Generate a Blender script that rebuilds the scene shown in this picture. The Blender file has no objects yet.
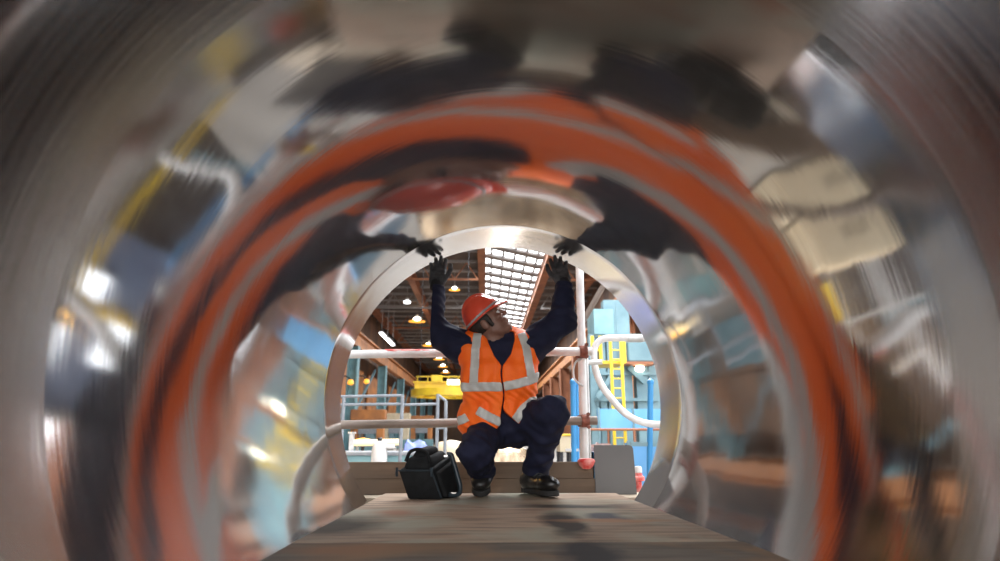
import bpy, bmesh, math, random
import numpy as np
from mathutils import Vector, Matrix
random.seed(7)
PI = math.pi
C = bpy.context.scene.collection
scene = bpy.context.scene

# ------------------------------------------------------------------ camera
F = 620.0                                    # focal length in pixels of a 1000 px wide frame
CAMH = 0.275
CAM = Vector((-0.083, 0.0, CAMH))
PSI, TH = math.radians(1.3438), math.radians(14.1666)
FW = Vector((math.sin(PSI)*math.cos(TH), math.cos(PSI)*math.cos(TH), math.sin(TH)))
RT = Vector((math.cos(PSI), -math.sin(PSI), 0))
UP = RT.cross(FW)
cd = bpy.data.cameras.new('camera')
cam = bpy.data.objects.new('camera', cd); C.objects.link(cam)
cam.matrix_world = Matrix(((RT.x, UP.x, -FW.x, CAM.x), (RT.y, UP.y, -FW.y, CAM.y), (RT.z, UP.z, -FW.z, CAM.z), (0, 0, 0, 1)))
cd.sensor_width = 36.0; cd.sensor_fit = 'HORIZONTAL'; cd.lens = F*36/1000
cd.clip_start = 0.02; cd.clip_end = 500
cd.dof.use_dof = True; cd.dof.focus_distance = 3.15; cd.dof.aperture_fstop = 2.6
scene.camera = cam

def P(px, py, Y):
    """point of the place seen at pixel (px, py) that stands Y metres down the pipe axis"""
    d = FW + RT*((px-500)/F) + UP*((280.5-py)/F)
    return CAM + d*((Y-CAM.y)/d.y)

# ------------------------------------------------------------------ world, light, exposure
w = bpy.data.worlds.new('world'); scene.world = w; w.use_nodes = True
wn = w.node_tree; bg = wn.nodes['Background']
bg.inputs[0].default_value = (0.93, 0.95, 1.0, 1); bg.inputs[1].default_value = 1.5
scene.view_settings.view_transform = 'Standard'; scene.view_settings.look = 'None'
scene.view_settings.gamma = 1.0; scene.view_settings.use_curve_mapping = False
scene.view_settings.exposure = 0.6
cy = scene.cycles
cy.max_bounces = 14; cy.glossy_bounces = 10; cy.diffuse_bounces = 4; cy.transmission_bounces = 4
cy.use_denoising = True; cy.sample_clamp_indirect = 6.0; cy.blur_glossy = 0.3

def area(name, loc, rot, sx, sy, power, col=(1, 1, 1)):
    l = bpy.data.lights.new(name, 'AREA'); l.shape = 'RECTANGLE'; l.size = sx; l.size_y = sy; l.energy = power; l.color = col
    o = bpy.data.objects.new(name, l); C.objects.link(o); o.location = loc; o.rotation_euler = rot
    return o
# daylight falling from the roof light strip, over the far bays and over the bay above the pipe's end
area('roof_daylight_far', (2.6, 62, 14.2), (0, 0, 0), 4.6, 90, 11000, (0.92, 0.96, 1))
area('roof_daylight_near', (2.6, 10, 14.2), (0, 0, 0), 4.6, 16, 3500, (0.92, 0.96, 1))
area('side_window_daylight', (10.4, 14, 5.0), (0, math.radians(90), 0), 5, 26, 1000, (0.9, 0.95, 1))

area('added_front_fill', (-1.5, -12, 2.6), (math.radians(90), 0, 0), 6, 4, 430, (1.0, 0.97, 0.93))  # fill light added behind the camera to brighten the worker's front

# ------------------------------------------------------------------ materials
def mat(name, col, rough=0.5, metal=0.0, col2=None, scale=8.0, bump=0.0, bscale=60.0, spec=0.5, stretch=None, contrast=(0.35, 0.65), detail=4.0, coat=0.0):
    m = bpy.data.materials.new(name); m.use_nodes = True
    nt = m.node_tree; b = nt.nodes['Principled BSDF']
    b.inputs['Base Color'].default_value = (*col, 1); b.inputs['Roughness'].default_value = rough
    b.inputs['Metallic'].default_value = metal; b.inputs['Specular IOR Level'].default_value = spec
    if coat: b.inputs['Coat Weight'].default_value = coat
    tc = nt.nodes.new('ShaderNodeTexCoord'); vec = tc.outputs['Object']
    if stretch:
        mp = nt.nodes.new('ShaderNodeMapping'); mp.inputs['Scale'].default_value = stretch
        nt.links.new(vec, mp.inputs['Vector']); vec = mp.outputs['Vector']
    if col2 is None: col2 = tuple(c*0.82 for c in col)
    n = nt.nodes.new('ShaderNodeTexNoise'); n.inputs['Scale'].default_value = scale; n.inputs['Detail'].default_value = detail
    nt.links.new(vec, n.inputs['Vector'])
    r = nt.nodes.new('ShaderNodeValToRGB')
    r.color_ramp.elements[0].position = contrast[0]; r.color_ramp.elements[0].color = (*col, 1)
    r.color_ramp.elements[1].position = contrast[1]; r.color_ramp.elements[1].color = (*col2, 1)
    nt.links.new(n.outputs['Fac'], r.inputs['Fac']); nt.links.new(r.outputs['Color'], b.inputs['Base Color'])
    if bump:
        n2 = nt.nodes.new('ShaderNodeTexNoise'); n2.inputs['Scale'].default_value = bscale; n2.inputs['Detail'].default_value = 3
        nt.links.new(vec, n2.inputs['Vector'])
        bp = nt.nodes.new('ShaderNodeBump'); bp.inputs['Strength'].default_value = bump; bp.inputs['Distance'].default_value = 0.01
        nt.links.new(n2.outputs['Fac'], bp.inputs['Height']); nt.links.new(bp.outputs['Normal'], b.inputs['Normal'])
    return m

def emit(name, col, strength):
    m = bpy.data.materials.new(name); m.use_nodes = True; nt = m.node_tree
    b = nt.nodes['Principled BSDF']; b.inputs['Base Color'].default_value = (*col, 1)
    b.inputs['Emission Color'].default_value = (*col, 1); b.inputs['Emission Strength'].default_value = strength
    return m

def steel(name, rough, aniso, base=(0.66, 0.65, 0.64), scratch=0.25, haze=0.0):
    """polished steel turned on a lathe: fine marks run round the bore"""
    m = mat(name, base, rough, 1.0)
    nt = m.node_tree; b = nt.nodes['Principled BSDF']
    for l in list(b.inputs['Base Color'].links): nt.links.remove(l)
    b.inputs['Base Color'].default_value = (*base, 1)
    b.inputs['Anisotropic'].default_value = aniso; b.inputs['Anisotropic Rotation'].default_value = 0.25
    t = nt.nodes.new('ShaderNodeTangent'); t.direction_type = 'RADIAL'; t.axis = 'Y'
    nt.links.new(t.outputs['Tangent'], b.inputs['Tangent'])
    tc = nt.nodes.new('ShaderNodeTexCoord')
    sx = nt.nodes.new('ShaderNodeSeparateXYZ'); nt.links.new(tc.outputs['Object'], sx.inputs[0])
    at = nt.nodes.new('ShaderNodeMath'); at.operation = 'ARCTAN2'
    nt.links.new(sx.outputs['X'], at.inputs[0]); nt.links.new(sx.outputs['Z'], at.inputs[1])
    cb = nt.nodes.new('ShaderNodeCombineXYZ')
    s1 = nt.nodes.new('ShaderNodeMath'); s1.operation = 'MULTIPLY'; s1.inputs[1].default_value = 1.2
    s2 = nt.nodes.new('ShaderNodeMath'); s2.operation = 'MULTIPLY'; s2.inputs[1].default_value = 90.0
    nt.links.new(at.outputs[0], s1.inputs[0]); nt.links.new(sx.outputs['Y'], s2.inputs[0])
    nt.links.new(s1.outputs[0], cb.inputs[0]); nt.links.new(s2.outputs[0], cb.inputs[1])
    n = nt.nodes.new('ShaderNodeTexNoise'); n.inputs['Scale'].default_value = 1.0; n.inputs['Detail'].default_value = 5
    nt.links.new(cb.outputs[0], n.inputs['Vector'])
    # large gentle waviness left by rolling, and wear that dulls patches
    n3 = nt.nodes.new('ShaderNodeTexNoise'); n3.inputs['Scale'].default_value = 2.2; n3.inputs['Detail'].default_value = 2
    nt.links.new(tc.outputs['Object'], n3.inputs['Vector'])
    b1 = nt.nodes.new('ShaderNodeBump'); b1.inputs['Strength'].default_value = scratch; b1.inputs['Distance'].default_value = 0.0006
    b2 = nt.nodes.new('ShaderNodeBump'); b2.inputs['Strength'].default_value = 0.2; b2.inputs['Distance'].default_value = 0.012
    nt.links.new(n.outputs['Fac'], b1.inputs['Height']); nt.links.new(n3.outputs['Fac'], b2.inputs['Height'])
    nt.links.new(b2.outputs['Normal'], b1.inputs['Normal']); nt.links.new(b1.outputs['Normal'], b.inputs['Normal'])
    mr = nt.nodes.new('ShaderNodeMapRange'); mr.inputs['From Min'].default_value = 0.35; mr.inputs['From Max'].default_value = 0.7
    mr.inputs['To Min'].default_value = rough*0.8; mr.inputs['To Max'].default_value = rough*1.35
    nt.links.new(n.outputs['Fac'], mr.inputs['Value']); nt.links.new(mr.outputs['Result'], b.inputs['Roughness'])
    if haze:                                          # turning grooves spread part of the reflection along the pipe
        g = nt.nodes.new('ShaderNodeBsdfAnisotropic'); g.inputs['Color'].default_value = (*base, 1); g.inputs['Roughness'].default_value = 0.42
        g.inputs['Anisotropy'].default_value = 0.85; g.inputs['Rotation'].default_value = 0.25
        nt.links.new(t.outputs['Tangent'], g.inputs['Tangent']); nt.links.new(b1.outputs['Normal'], g.inputs['Normal'])
        mx = nt.nodes.new('ShaderNodeMixShader'); mx.inputs[0].default_value = haze
        nt.links.new(b.outputs[0], mx.inputs[1]); nt.links.new(g.outputs[0], mx.inputs[2])
        nt.links.new(mx.outputs[0], nt.nodes['Material Output'].inputs['Surface'])
    return m

M = {}
M['bore'] = steel('polished_steel', 0.06, 0.5, (0.47, 0.46, 0.455), 0.12, 0.2)
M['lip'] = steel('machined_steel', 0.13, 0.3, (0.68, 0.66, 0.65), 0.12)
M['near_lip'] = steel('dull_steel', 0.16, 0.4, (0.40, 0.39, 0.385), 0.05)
M['scale'] = mat('dark_mill_steel', (0.16, 0.15, 0.15), 0.55, 0.8, (0.1, 0.08, 0.07), 4, 0.1)
M['concrete'] = mat('concrete_floor', (0.26, 0.235, 0.205), 0.6, 0, (0.17, 0.15, 0.13), 0.5, 0.1, 6)
M['cladding'] = mat('brown_wall_cladding', (0.27, 0.16, 0.10), 0.8, 0, (0.12, 0.085, 0.07), 0.35, 0.0, stretch=(1, 1, 0.25))
M['roof'] = mat('dark_roof_deck', (0.15, 0.115, 0.10), 0.85, 0, (0.08, 0.065, 0.06), 0.6)
M['rust_beam'] = mat('rust_red_beam', (0.40, 0.16, 0.075), 0.7, 0, (0.26, 0.10, 0.05), 0.8)
M['orange_girder'] = mat('orange_girder', (0.60, 0.24, 0.07), 0.6, 0, (0.36, 0.15, 0.06), 0.9)
M['purlin'] = mat('grey_purlin', (0.32, 0.30, 0.29), 0.7)
M['teal'] = mat('teal_column_paint', (0.22, 0.41, 0.45), 0.5, 0, (0.16, 0.31, 0.35), 1.5)
M['pale_blue'] = mat('pale_blue_paint', (0.19, 0.31, 0.35), 0.5, 0, (0.12, 0.22, 0.26), 1.2)
M['blue'] = mat('bright_blue_paint', (0.06, 0.36, 0.72), 0.4, 0, (0.04, 0.26, 0.58), 3)
M['mid_blue'] = mat('blue_panel_paint', (0.12, 0.36, 0.68), 0.45, 0, (0.18, 0.44, 0.72), 1.2)
M['slate_blue'] = mat('slate_blue_paint', (0.20, 0.27, 0.42), 0.45, 0, (0.15, 0.20, 0.33), 1.2)
M['frame_grey'] = mat('grey_frame_paint', (0.30, 0.33, 0.36), 0.5, 0, (0.22, 0.24, 0.27), 9)
M['yellow'] = mat('yellow_paint', (0.86, 0.60, 0.03), 0.4, 0, (0.74, 0.48, 0.03), 2)
M['galv'] = mat('galvanised_tube', (0.62, 0.62, 0.61), 0.38, 0.55, (0.48, 0.47, 0.45), 14, 0.05)
M['old_tube'] = mat('weathered_tube', (0.27, 0.22, 0.185), 0.55, 0.2, (0.14, 0.105, 0.08), 9, 0.08, stretch=(0.4, 1, 1))
M['white_tube'] = mat('white_tube_paint', (0.82, 0.82, 0.81), 0.4, 0, (0.66, 0.64, 0.62), 10)
M['red_paint'] = mat('red_paint', (0.62, 0.045, 0.04), 0.5, 0, (0.72, 0.34, 0.30), 20)
M['rust_clamp'] = mat('rusty_clamp', (0.27, 0.085, 0.05), 0.6, 0.3, (0.15, 0.055, 0.04), 30, 0.2)
M['plate'] = mat('grey_plate', (0.115, 0.112, 0.112), 0.6, 0, (0.105, 0.102, 0.102), 3)
M['cream'] = mat('cream_cabinet_paint', (0.72, 0.62, 0.44), 0.5, 0, (0.62, 0.51, 0.35), 2)
M['dark'] = mat('dark_metal', (0.035, 0.035, 0.04), 0.5, 0.3)
M['tank'] = mat('brushed_tank', (0.70, 0.55, 0.38), 0.25, 0.85, (0.34, 0.23, 0.14), 5, stretch=(2.5, 0.3, 1))
M['white'] = mat('white_plastic', (0.72, 0.72, 0.72), 0.45)
M['purple_sheet'] = mat('blue_tarpaulin', (0.16, 0.22, 0.52), 0.6, 0, (0.26, 0.32, 0.6), 4)
M['scrap'] = mat('pinkish_scrap', (0.52, 0.33, 0.28), 0.6, 0, (0.25, 0.22, 0.25), 6)
# person
M['skin'] = mat('skin', (0.26, 0.13, 0.09), 0.5, 0, (0.21, 0.10, 0.07), 30)
M['hair'] = mat('dark_hair', (0.022, 0.016, 0.013), 0.6, 0, (0.035, 0.025, 0.02), 90, 0.3, 200)
M['navy'] = mat('navy_cotton', (0.015, 0.017, 0.042), 0.85, 0, (0.009, 0.010, 0.028), 16, 0.25, 160, spec=0.3)
M['orange'] = mat('orange_hi_vis_cloth', (1.0, 0.165, 0.012), 0.6, 0, (0.96, 0.125, 0.008), 9, 0.2, 140, spec=0.3)
M['reflect'] = mat('grey_reflective_tape', (0.56, 0.55, 0.51), 0.45, 0, (0.48, 0.47, 0.44), 14, 0.1, 200)
M['helmet'] = mat('red_helmet_plastic', (0.85, 0.095, 0.045), 0.25, 0, (0.80, 0.08, 0.04), 5, coat=0.3)
M['strap'] = mat('grey_strap', (0.50, 0.48, 0.47), 0.6, 0, (0.28, 0.26, 0.26), 40)
M['glove'] = mat('grey_glove', (0.075, 0.077, 0.08), 0.75, 0, (0.03, 0.03, 0.032), 40, 0.3, 150)
M['cuff'] = mat('black_knit', (0.010, 0.010, 0.011), 0.9, 0, (0.02, 0.02, 0.02), 60, 0.3, 150)
M['boot'] = mat('black_boot_leather', (0.012, 0.011, 0.011), 0.32, 0, (0.02, 0.018, 0.016), 30, 0.2, 90)
M['sole'] = mat('dark_rubber', (0.025, 0.024, 0.023), 0.8)
M['lace'] = mat('dark_lace', (0.05, 0.05, 0.05), 0.8)
M['eye'] = mat('eye_white', (0.7, 0.68, 0.64), 0.2)
M['bag'] = mat('black_bag_cloth', (0.009, 0.0095, 0.010), 0.75, 0, (0.014, 0.015, 0.016), 30, 0.25, 260, spec=0.2)
M['bag_edge'] = mat('black_bag_trim', (0.03, 0.045, 0.055), 0.4, 0, (0.02, 0.03, 0.04), 20)
M['buckle'] = mat('chrome_buckle', (0.75, 0.72, 0.68), 0.2, 1.0)

def wood(name, a, bcol, stain, sc, bump=0.25, patches=None):
    m = mat(name, a, 0.62, 0, bcol, 3.0, 0.0, stretch=sc, contrast=(0.3, 0.7), detail=8)
    nt = m.node_tree; b = nt.nodes['Principled BSDF']
    ramp = [n for n in nt.nodes if n.type == 'VALTORGB'][0]
    tc = [n for n in nt.nodes if n.type == 'TEX_COORD'][0]
    n = nt.nodes.new('ShaderNodeTexNoise'); n.inputs['Scale'].default_value = 2.4; n.inputs['Detail'].default_value = 6; n.inputs['Distortion'].default_value = 0.6
    nt.links.new(tc.outputs['Object'], n.inputs['Vector'])
    r = nt.nodes.new('ShaderNodeValToRGB'); r.color_ramp.elements[0].position = 0.46; r.color_ramp.elements[1].position = 0.62
    nt.links.new(n.outputs['Fac'], r.inputs['Fac'])
    mx = nt.nodes.new('ShaderNodeMixRGB'); mx.inputs[2].default_value = (*stain, 1)
    nt.links.new(r.outputs['Color'], mx.inputs[0]); nt.links.new(ramp.outputs['Color'], mx.inputs[1])
    out = mx.outputs[0]; b.inputs['Specular IOR Level'].default_value = 0.08; b.inputs['Roughness'].default_value = 0.85
    for (cx, cy_, rx, ry, col, soft) in (patches or []):     # spilt oil and paint, each with a place and a shape of its own
        mp = nt.nodes.new('ShaderNodeMapping'); mp.vector_type = 'TEXTURE'
        mp.inputs['Location'].default_value = (cx, cy_, 0); mp.inputs['Scale'].default_value = (rx, ry, 1)
        nz = nt.nodes.new('ShaderNodeTexNoise'); nz.inputs['Scale'].default_value = 6; nz.inputs['Detail'].default_value = 4
        nt.links.new(tc.outputs['Object'], nz.inputs['Vector'])
        ad = nt.nodes.new('ShaderNodeMixRGB'); ad.blend_type = 'ADD'; ad.inputs[0].default_value = 0.14
        nt.links.new(tc.outputs['Object'], ad.inputs[1]); nt.links.new(nz.outputs['Color'], ad.inputs[2])
        nt.links.new(ad.outputs[0], mp.inputs['Vector'])
        ln = nt.nodes.new('ShaderNodeVectorMath'); ln.operation = 'LENGTH'; 
        sz = nt.nodes.new('ShaderNodeVectorMath'); sz.operation = 'MULTIPLY'; sz.inputs[1].default_value = (1, 1, 0)
        nt.links.new(mp.outputs[0], sz.inputs[0]); nt.links.new(sz.outputs[0], ln.inputs[0])
        rr = nt.nodes.new('ShaderNodeMapRange'); rr.inputs['From Min'].default_value = 1.0; rr.inputs['From Max'].default_value = 1.0-soft
        rr.inputs['To Min'].default_value = 0; rr.inputs['To Max'].default_value = 0.9
        nt.links.new(ln.outputs['Value'], rr.inputs['Value'])
        m2 = nt.nodes.new('ShaderNodeMixRGB'); m2.inputs[2].default_value = (*col, 1)
        nt.links.new(rr.outputs[0], m2.inputs[0]); nt.links.new(out, m2.inputs[1]); out = m2.outputs[0]
    nt.links.new(out, b.inputs['Base Color'])
    bp = nt.nodes.new('ShaderNodeBump'); bp.inputs['Strength'].default_value = bump; bp.inputs['Distance'].default_value = 0.006
    nt.links.new(ramp.outputs['Color'], bp.inputs['Height']); nt.links.new(bp.outputs['Normal'], b.inputs['Normal'])
    return m
M['ply'] = wood('worn_plywood', (0.46, 0.34, 0.25), (0.20, 0.15, 0.12), (0.36, 0.34, 0.27), (1.2, 8, 1), 0.3,
                [(0.25, 2.25, 0.08, 0.36, (0.05, 0.048, 0.05), 0.5), (0.33, 2.75, 0.30, 0.10, (0.07, 0.066, 0.066), 0.6), (-0.5, 2.2, 0.18, 0.30, (0.08, 0.07, 0.06), 0.6),
                 (0.42, 2.42, 0.10, 0.12, (0.10, 0.10, 0.12), 0.5), (0.42, 2.3, 0.26, 0.07, (0.40, 0.22, 0.13), 0.6), (-0.35, 2.55, 0.12, 0.18, (0.36, 0.20, 0.14), 0.7)])
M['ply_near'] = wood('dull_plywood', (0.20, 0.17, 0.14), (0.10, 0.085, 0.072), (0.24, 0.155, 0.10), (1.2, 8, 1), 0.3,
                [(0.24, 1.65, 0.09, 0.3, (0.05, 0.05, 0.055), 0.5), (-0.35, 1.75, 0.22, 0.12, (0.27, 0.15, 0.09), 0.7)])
M['board'] = wood('weathered_board', (0.22, 0.155, 0.11), (0.12, 0.085, 0.062), (0.14, 0.105, 0.08), (1.0, 6, 9), 0.3)
M['board_pale'] = wood('pale_board', (0.50, 0.42, 0.32), (0.38, 0.31, 0.24), (0.42, 0.36, 0.28), (1.0, 8, 8), 0.2)

# ------------------------------------------------------------------ mesh helpers
class MB:
    def __init__(s): s.v = []; s.f = []
    def add(s, vs, fs):
        o = len(s.v); s.v += [Vector(x) for x in vs]; s.f += [tuple(i+o for i in f) for f in fs]; return s
    def box(s, lo, hi, rot=None, piv=None):
        x0, y0, z0 = lo; x1, y1, z1 = hi
        vs = [Vector(p) for p in ((x0, y0, z0), (x1, y0, z0), (x1, y1, z0), (x0, y1, z0), (x0, y0, z1), (x1, y0, z1), (x1, y1, z1), (x0, y1, z1))]
        if rot is not None:
            pv = Vector(piv) if piv else Vector(((x0+x1)/2, (y0+y1)/2, (z0+z1)/2)); vs = [pv+rot@(v-pv) for v in vs]
        return s.add(vs, [(3, 2, 1, 0), (4, 5, 6, 7), (0, 1, 5, 4), (1, 2, 6, 5), (2, 3, 7, 6), (3, 0, 4, 7)])
    def bar(s, a, b, wx, wz, up=(0, 0, 1)):
        """rectangular bar from a to b"""
        a, b = Vector(a), Vector(b); d = (b-a).normalized(); u = Vector(up)
        if abs(d.dot(u)) > 0.99: u = Vector((0, 1, 0))
        sd = d.cross(u).normalized(); u = sd.cross(d)
        vs = [p+sd*i*wx/2+u*j*wz/2 for p in (a, b) for i, j in ((-1, -1), (1, -1), (1, 1), (-1, 1))]
        return s.add(vs, [(3, 2, 1, 0), (4, 5, 6, 7), (0, 1, 5, 4), (1, 2, 6, 5), (2, 3, 7, 6), (3, 0, 4, 7)])
    def tube(s, pts, r, n=14, caps=True, radii=None):
        pts = [Vector(p) for p in pts]; rings = []
        ref = None
        for i, p in enumerate(pts):
            d = (pts[min(i+1, len(pts)-1)]-pts[max(i-1, 0)]).normalized()
            if ref is None:
                ref = Vector((0, 0, 1)) if abs(d.z) < 0.9 else Vector((1, 0, 0))
            a = d.cross(ref).normalized(); bb = a.cross(d).normalized(); ref = bb
            rr = radii[i] if radii else r
            rings.append([p+(a*math.cos(2*PI*k/n)+bb*math.sin(2*PI*k/n))*rr for k in range(n)])
        vs = [v for rg in rings for v in rg]
        fs = [(i*n+k, i*n+(k+1) % n, (i+1)*n+(k+1) % n, (i+1)*n+k) for i in range(len(pts)-1) for k in range(n)]
        if caps: fs += [tuple(range(n-1, -1, -1)), tuple((len(pts)-1)*n+k for k in range(n))]
        return s.add(vs, fs)
    def lathe(s, prof, o=(0, 0, 0), axis='Z', n=40, closed=False):
        """prof: (radius, height) pairs"""
        o = Vector(o); vs = []
        for r, h in prof:
            for k in range(n):
                c, q = math.cos(2*PI*k/n)*r, math.sin(2*PI*k/n)*r
                vs.append(o+(Vector((c, q, h)) if axis == 'Z' else Vector((q, h, c)) if axis == 'Y' else Vector((h, c, q))))
        m = len(prof); fs = []
        for i in range(m if closed else m-1):
            j = (i+1) % m
            for k in range(n): fs.append((i*n+k, i*n+(k+1) % n, j*n+(k+1) % n, j*n+k))
        if not closed:
            if prof[0][0] > 1e-6: fs.append(tuple(range(n-1, -1, -1)))
            if prof[-1][0] > 1e-6: fs.append(tuple((m-1)*n+k for k in range(n)))
        return s.add(vs, fs)
    def prism(s, poly, y0, y1):
        """(x, z) outline extruded in y"""
        n = len(poly); vs = [(x, y0, z) for x, z in poly]+[(x, y1, z) for x, z in poly]
        return s.add(vs, [tuple(range(n)), tuple(range(2*n-1, n-1, -1))]+[(i, i+n, (i+1) % n+n, (i+1) % n) for i in range(n)])
    def build(s, name, m, parent=None, smooth=False, bevel=0.0, loc=None, seg=2):
        me = bpy.data.meshes.new(name); o = bpy.data.objects.new(name, me); C.objects.link(o)
        base = Vector(loc) if loc is not None else (Vector(parent['_o']) if parent is not None and '_o' in parent else Vector((0, 0, 0)))
        me.from_pydata([tuple(v-base) for v in s.v], [], s.f); me.validate()
        bm = bmesh.new(); bm.from_mesh(me); bmesh.ops.recalc_face_normals(bm, faces=bm.faces)
        if bevel:
            es = [e for e in bm.edges if len(e.link_faces) == 2 and e.calc_face_angle(0) > 0.6]
            bmesh.ops.bevel(bm, geom=es, offset=bevel, segments=seg, profile=0.5, affect='EDGES', clamp_overlap=True)
        bm.to_mesh(me); bm.free()
        me.materials.append(m)
        if smooth:
            for p in me.polygons: p.use_smooth = True
            try: me.set_sharp_from_angle(angle=math.radians(40))
            except Exception: pass
        if parent is not None: o.parent = parent
        elif loc is not None: o.location = loc
        o['_o'] = tuple(base)
        return o

def tag(o, label=None, cat=None, group=None, kind=None):
    if label: o['label'] = label
    if cat: o['category'] = cat
    if group: o['group'] = group
    if kind: o['kind'] = kind
    return o
def empty(name, loc, label=None, cat=None, group=None):
    o = bpy.data.objects.new(name, None); C.objects.link(o); o.location = loc; o['_o'] = tuple(loc); o.empty_display_size = 0.1
    return tag(o, label, cat, group)
def copy_tree(o, parent=None):
    c = o.copy(); C.objects.link(c)
    if parent is not None: c.parent = parent
    for ch in list(o.children): copy_tree(ch, c)
    return c

# ------------------------------------------------------------------ the hall (setting)
FZ = -0.9
HX0, HX1, HY1, RZ = -14.0, 11.0, 150.0, 15.0
tag(MB().box((HX0, -6, FZ-0.2), (HX1, HY1, FZ)).build('floor', M['concrete']), kind='structure')
tag(MB().box((HX0-0.3, -6, FZ), (HX0, HY1, RZ)).build('wall_left', M['cladding']), kind='structure')
tag(MB().box((HX0, HY1, FZ), (HX1, HY1+0.3, RZ)).build('wall_back', M['cladding']), kind='structure')
# right wall with a run of tall daylight windows in it
WZ0, WZ1 = 1.2, 10.6
wr = MB(); wr.box((HX1, -6, FZ), (HX1+0.3, HY1, WZ0)); wr.box((HX1, -6, WZ1), (HX1+0.3, HY1, RZ))
for k in range(7): wr.box((HX1, 1+k*5-0.3, WZ0), (HX1+0.3, 1+k*5+0.3, WZ1))
wr.box((HX1, 31, WZ0), (HX1+0.3, HY1, WZ1)); wr.box((HX1, -6, WZ0), (HX1+0.3, 1, WZ1))
tag(wr.build('wall_right', M['cladding']), kind='structure')
M['daylight'] = emit('daylit_glass', (0.88, 0.94, 1.0), 2.6)
M['skyglass'] = emit('daylit_roof_glass', (0.93, 0.97, 1.0), 3.2)
for k in range(6):
    wo = empty('window_%d' % (k+1), (HX1+0.1, 3.5+k*5, WZ0)); tag(wo, kind='structure')
    y0, y1 = 1.3+k*5, 5.7+k*5
    MB().box((HX1+0.1, y0, WZ0), (HX1+0.16, y1, WZ1)).build('glass', M['daylight'], wo)
    fm = MB()
    for q in range(1, 4): fm.box((HX1+0.0, y0+(y1-y0)*q/4-0.05, WZ0), (HX1+0.1, y0+(y1-y0)*q/4+0.05, WZ1))
    for q in range(1, 5): fm.box((HX1+0.0, y0, WZ0+1.9*q-0.05), (HX1+0.1, y1, WZ0+1.9*q+0.05))
    fm.build('window_frame', M['purlin'], wo)
# roof: two dark decks either side of the long roof light
SK0, SK1 = -0.1, 4.75
tag(MB().box((HX0, -2, RZ), (SK0, HY1, RZ+0.2)).box((SK1, -2, RZ), (HX1, HY1, RZ+0.2)).build('ceiling', M['roof']), kind='structure')
sk = empty('window_7', (SK0, 0, RZ)); tag(sk, kind='structure')
MB().box((SK0, -2, RZ+0.05), (SK1, HY1, RZ+0.1)).build('glass', M['skyglass'], sk)
fm = MB()
for k in range(5): fm.box((SK0+(k+0.5)*0.97-0.09, -2, RZ-0.1), (SK0+(k+0.5)*0.97+0.09, HY1, RZ+0.04))
y = 0.0
while y < HY1-6:
    fm.bar((SK0, y, RZ-0.12), (SK1, y+3.6, RZ-0.12), 0.8, 0.2); y += 2.9
fm.build('window_frame', M['purlin'], sk)
n = 1
for X, wd in ((-0.45, 0.6), (5.15, 0.75), (-6.9, 0.6), (-12.9, 0.7), (9.5, 0.6)):
    tag(MB().box((X-wd/2, -2, RZ-0.9), (X+wd/2, HY1, RZ)).build('trim_%d' % n, M['rust_beam']), kind='structure'); n += 1
y = 1.0
while y < HY1-2:
    for (xa, xb) in ((HX0, SK0), (SK1, HX1)):
        tag(MB().box((xa, y-0.09, RZ-0.42), (xb, y+0.09, RZ-0.2)).build('ceiling_purlin', M['purlin']), kind='structure')
    y += 3.1
# lattice trusses across the roof
def truss(xa, xb, y):
    b = MB(); zt, zb = RZ-0.45, RZ-1.9; n_ = max(2, int((xb-xa)/1.7))
    b.bar((xa, y, zb), (xb, y, zb), 0.16, 0.16)
    for k in range(n_):
        x0, x1 = xa+(xb-xa)*k/n_, xa+(xb-xa)*(k+1)/n_; xm = (x0+x1)/2
        b.bar((x0, y, zb), (xm, y, zt), 0.08, 0.08); b.bar((xm, y, zt), (x1, y, zb), 0.08, 0.08)
    return b
for k in range(11):
    for xa, xb in ((-12.5, -0.75), (5.6, 9.2)):
        tag(truss(xa, xb, 14.5+12*k).build('ceiling_truss', M['rust_beam' if k % 2 else 'purlin']), kind='structure')
# crane girders along both walls, on rows of teal columns
tag(MB().box((-12.2, -2, 8.2), (-11.6, HY1, 9.3)).box((-12.5, -2, 9.3), (-11.3, HY1, 9.45)).build('trim_%d' % n, M['orange_girder']), kind='structure'); n += 1
tag(MB().box((9.0, 12, 8.2), (9.6, HY1, 9.3)).box((8.7, 12, 9.3), (9.9, HY1, 9.45)).build('trim_%d' % n, M['orange_girder']), kind='structure'); n += 1
def column(x, y, top, m, w=0.9):
    b = MB(); b.box((x-w/2, y-0.5, FZ), (x-w/2+0.12, y+0.5, top)); b.box((x+w/2-0.12, y-0.5, FZ), (x+w/2, y+0.5, top)); b.box((x-w/2+0.12, y-0.06, FZ), (x+w/2-0.12, y+0.06, top))
    b.box((x-w/2-0.1, y-0.6, FZ), (x+w/2+0.1, y+0.6, FZ+0.06))
    tag(b.build('hall_column', m), kind='structure')
for k in range(9):
    column(-11.9, 8+k*16, 8.2, M['teal'])
    if k > 0: column(9.3, 8+k*11, 8.2, M['rust_beam'], 1.1)
for k in range(8):                                   # bracing panels of the left wall between its columns
    y = 8+k*16
    tag(MB().bar((-12.6, y+0.8, 0.5), (-12.6, y+15.2, 7.6), 0.18, 0.25).build('wall_brace', M['pale_blue']), kind='structure')
    tag(MB().box((-13.9, y+1.5, 3.0), (-13.75, y+14.5, 7.4)).build('wall_panel', M['orange_girder' if k > 1 else 'cladding']), kind='structure')
    tag(MB().box((-13.9, y+1.5, FZ), (-13.75, y+14.5, 2.4)).build('wall_panel', M['pale_blue']), kind='structure')

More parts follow.
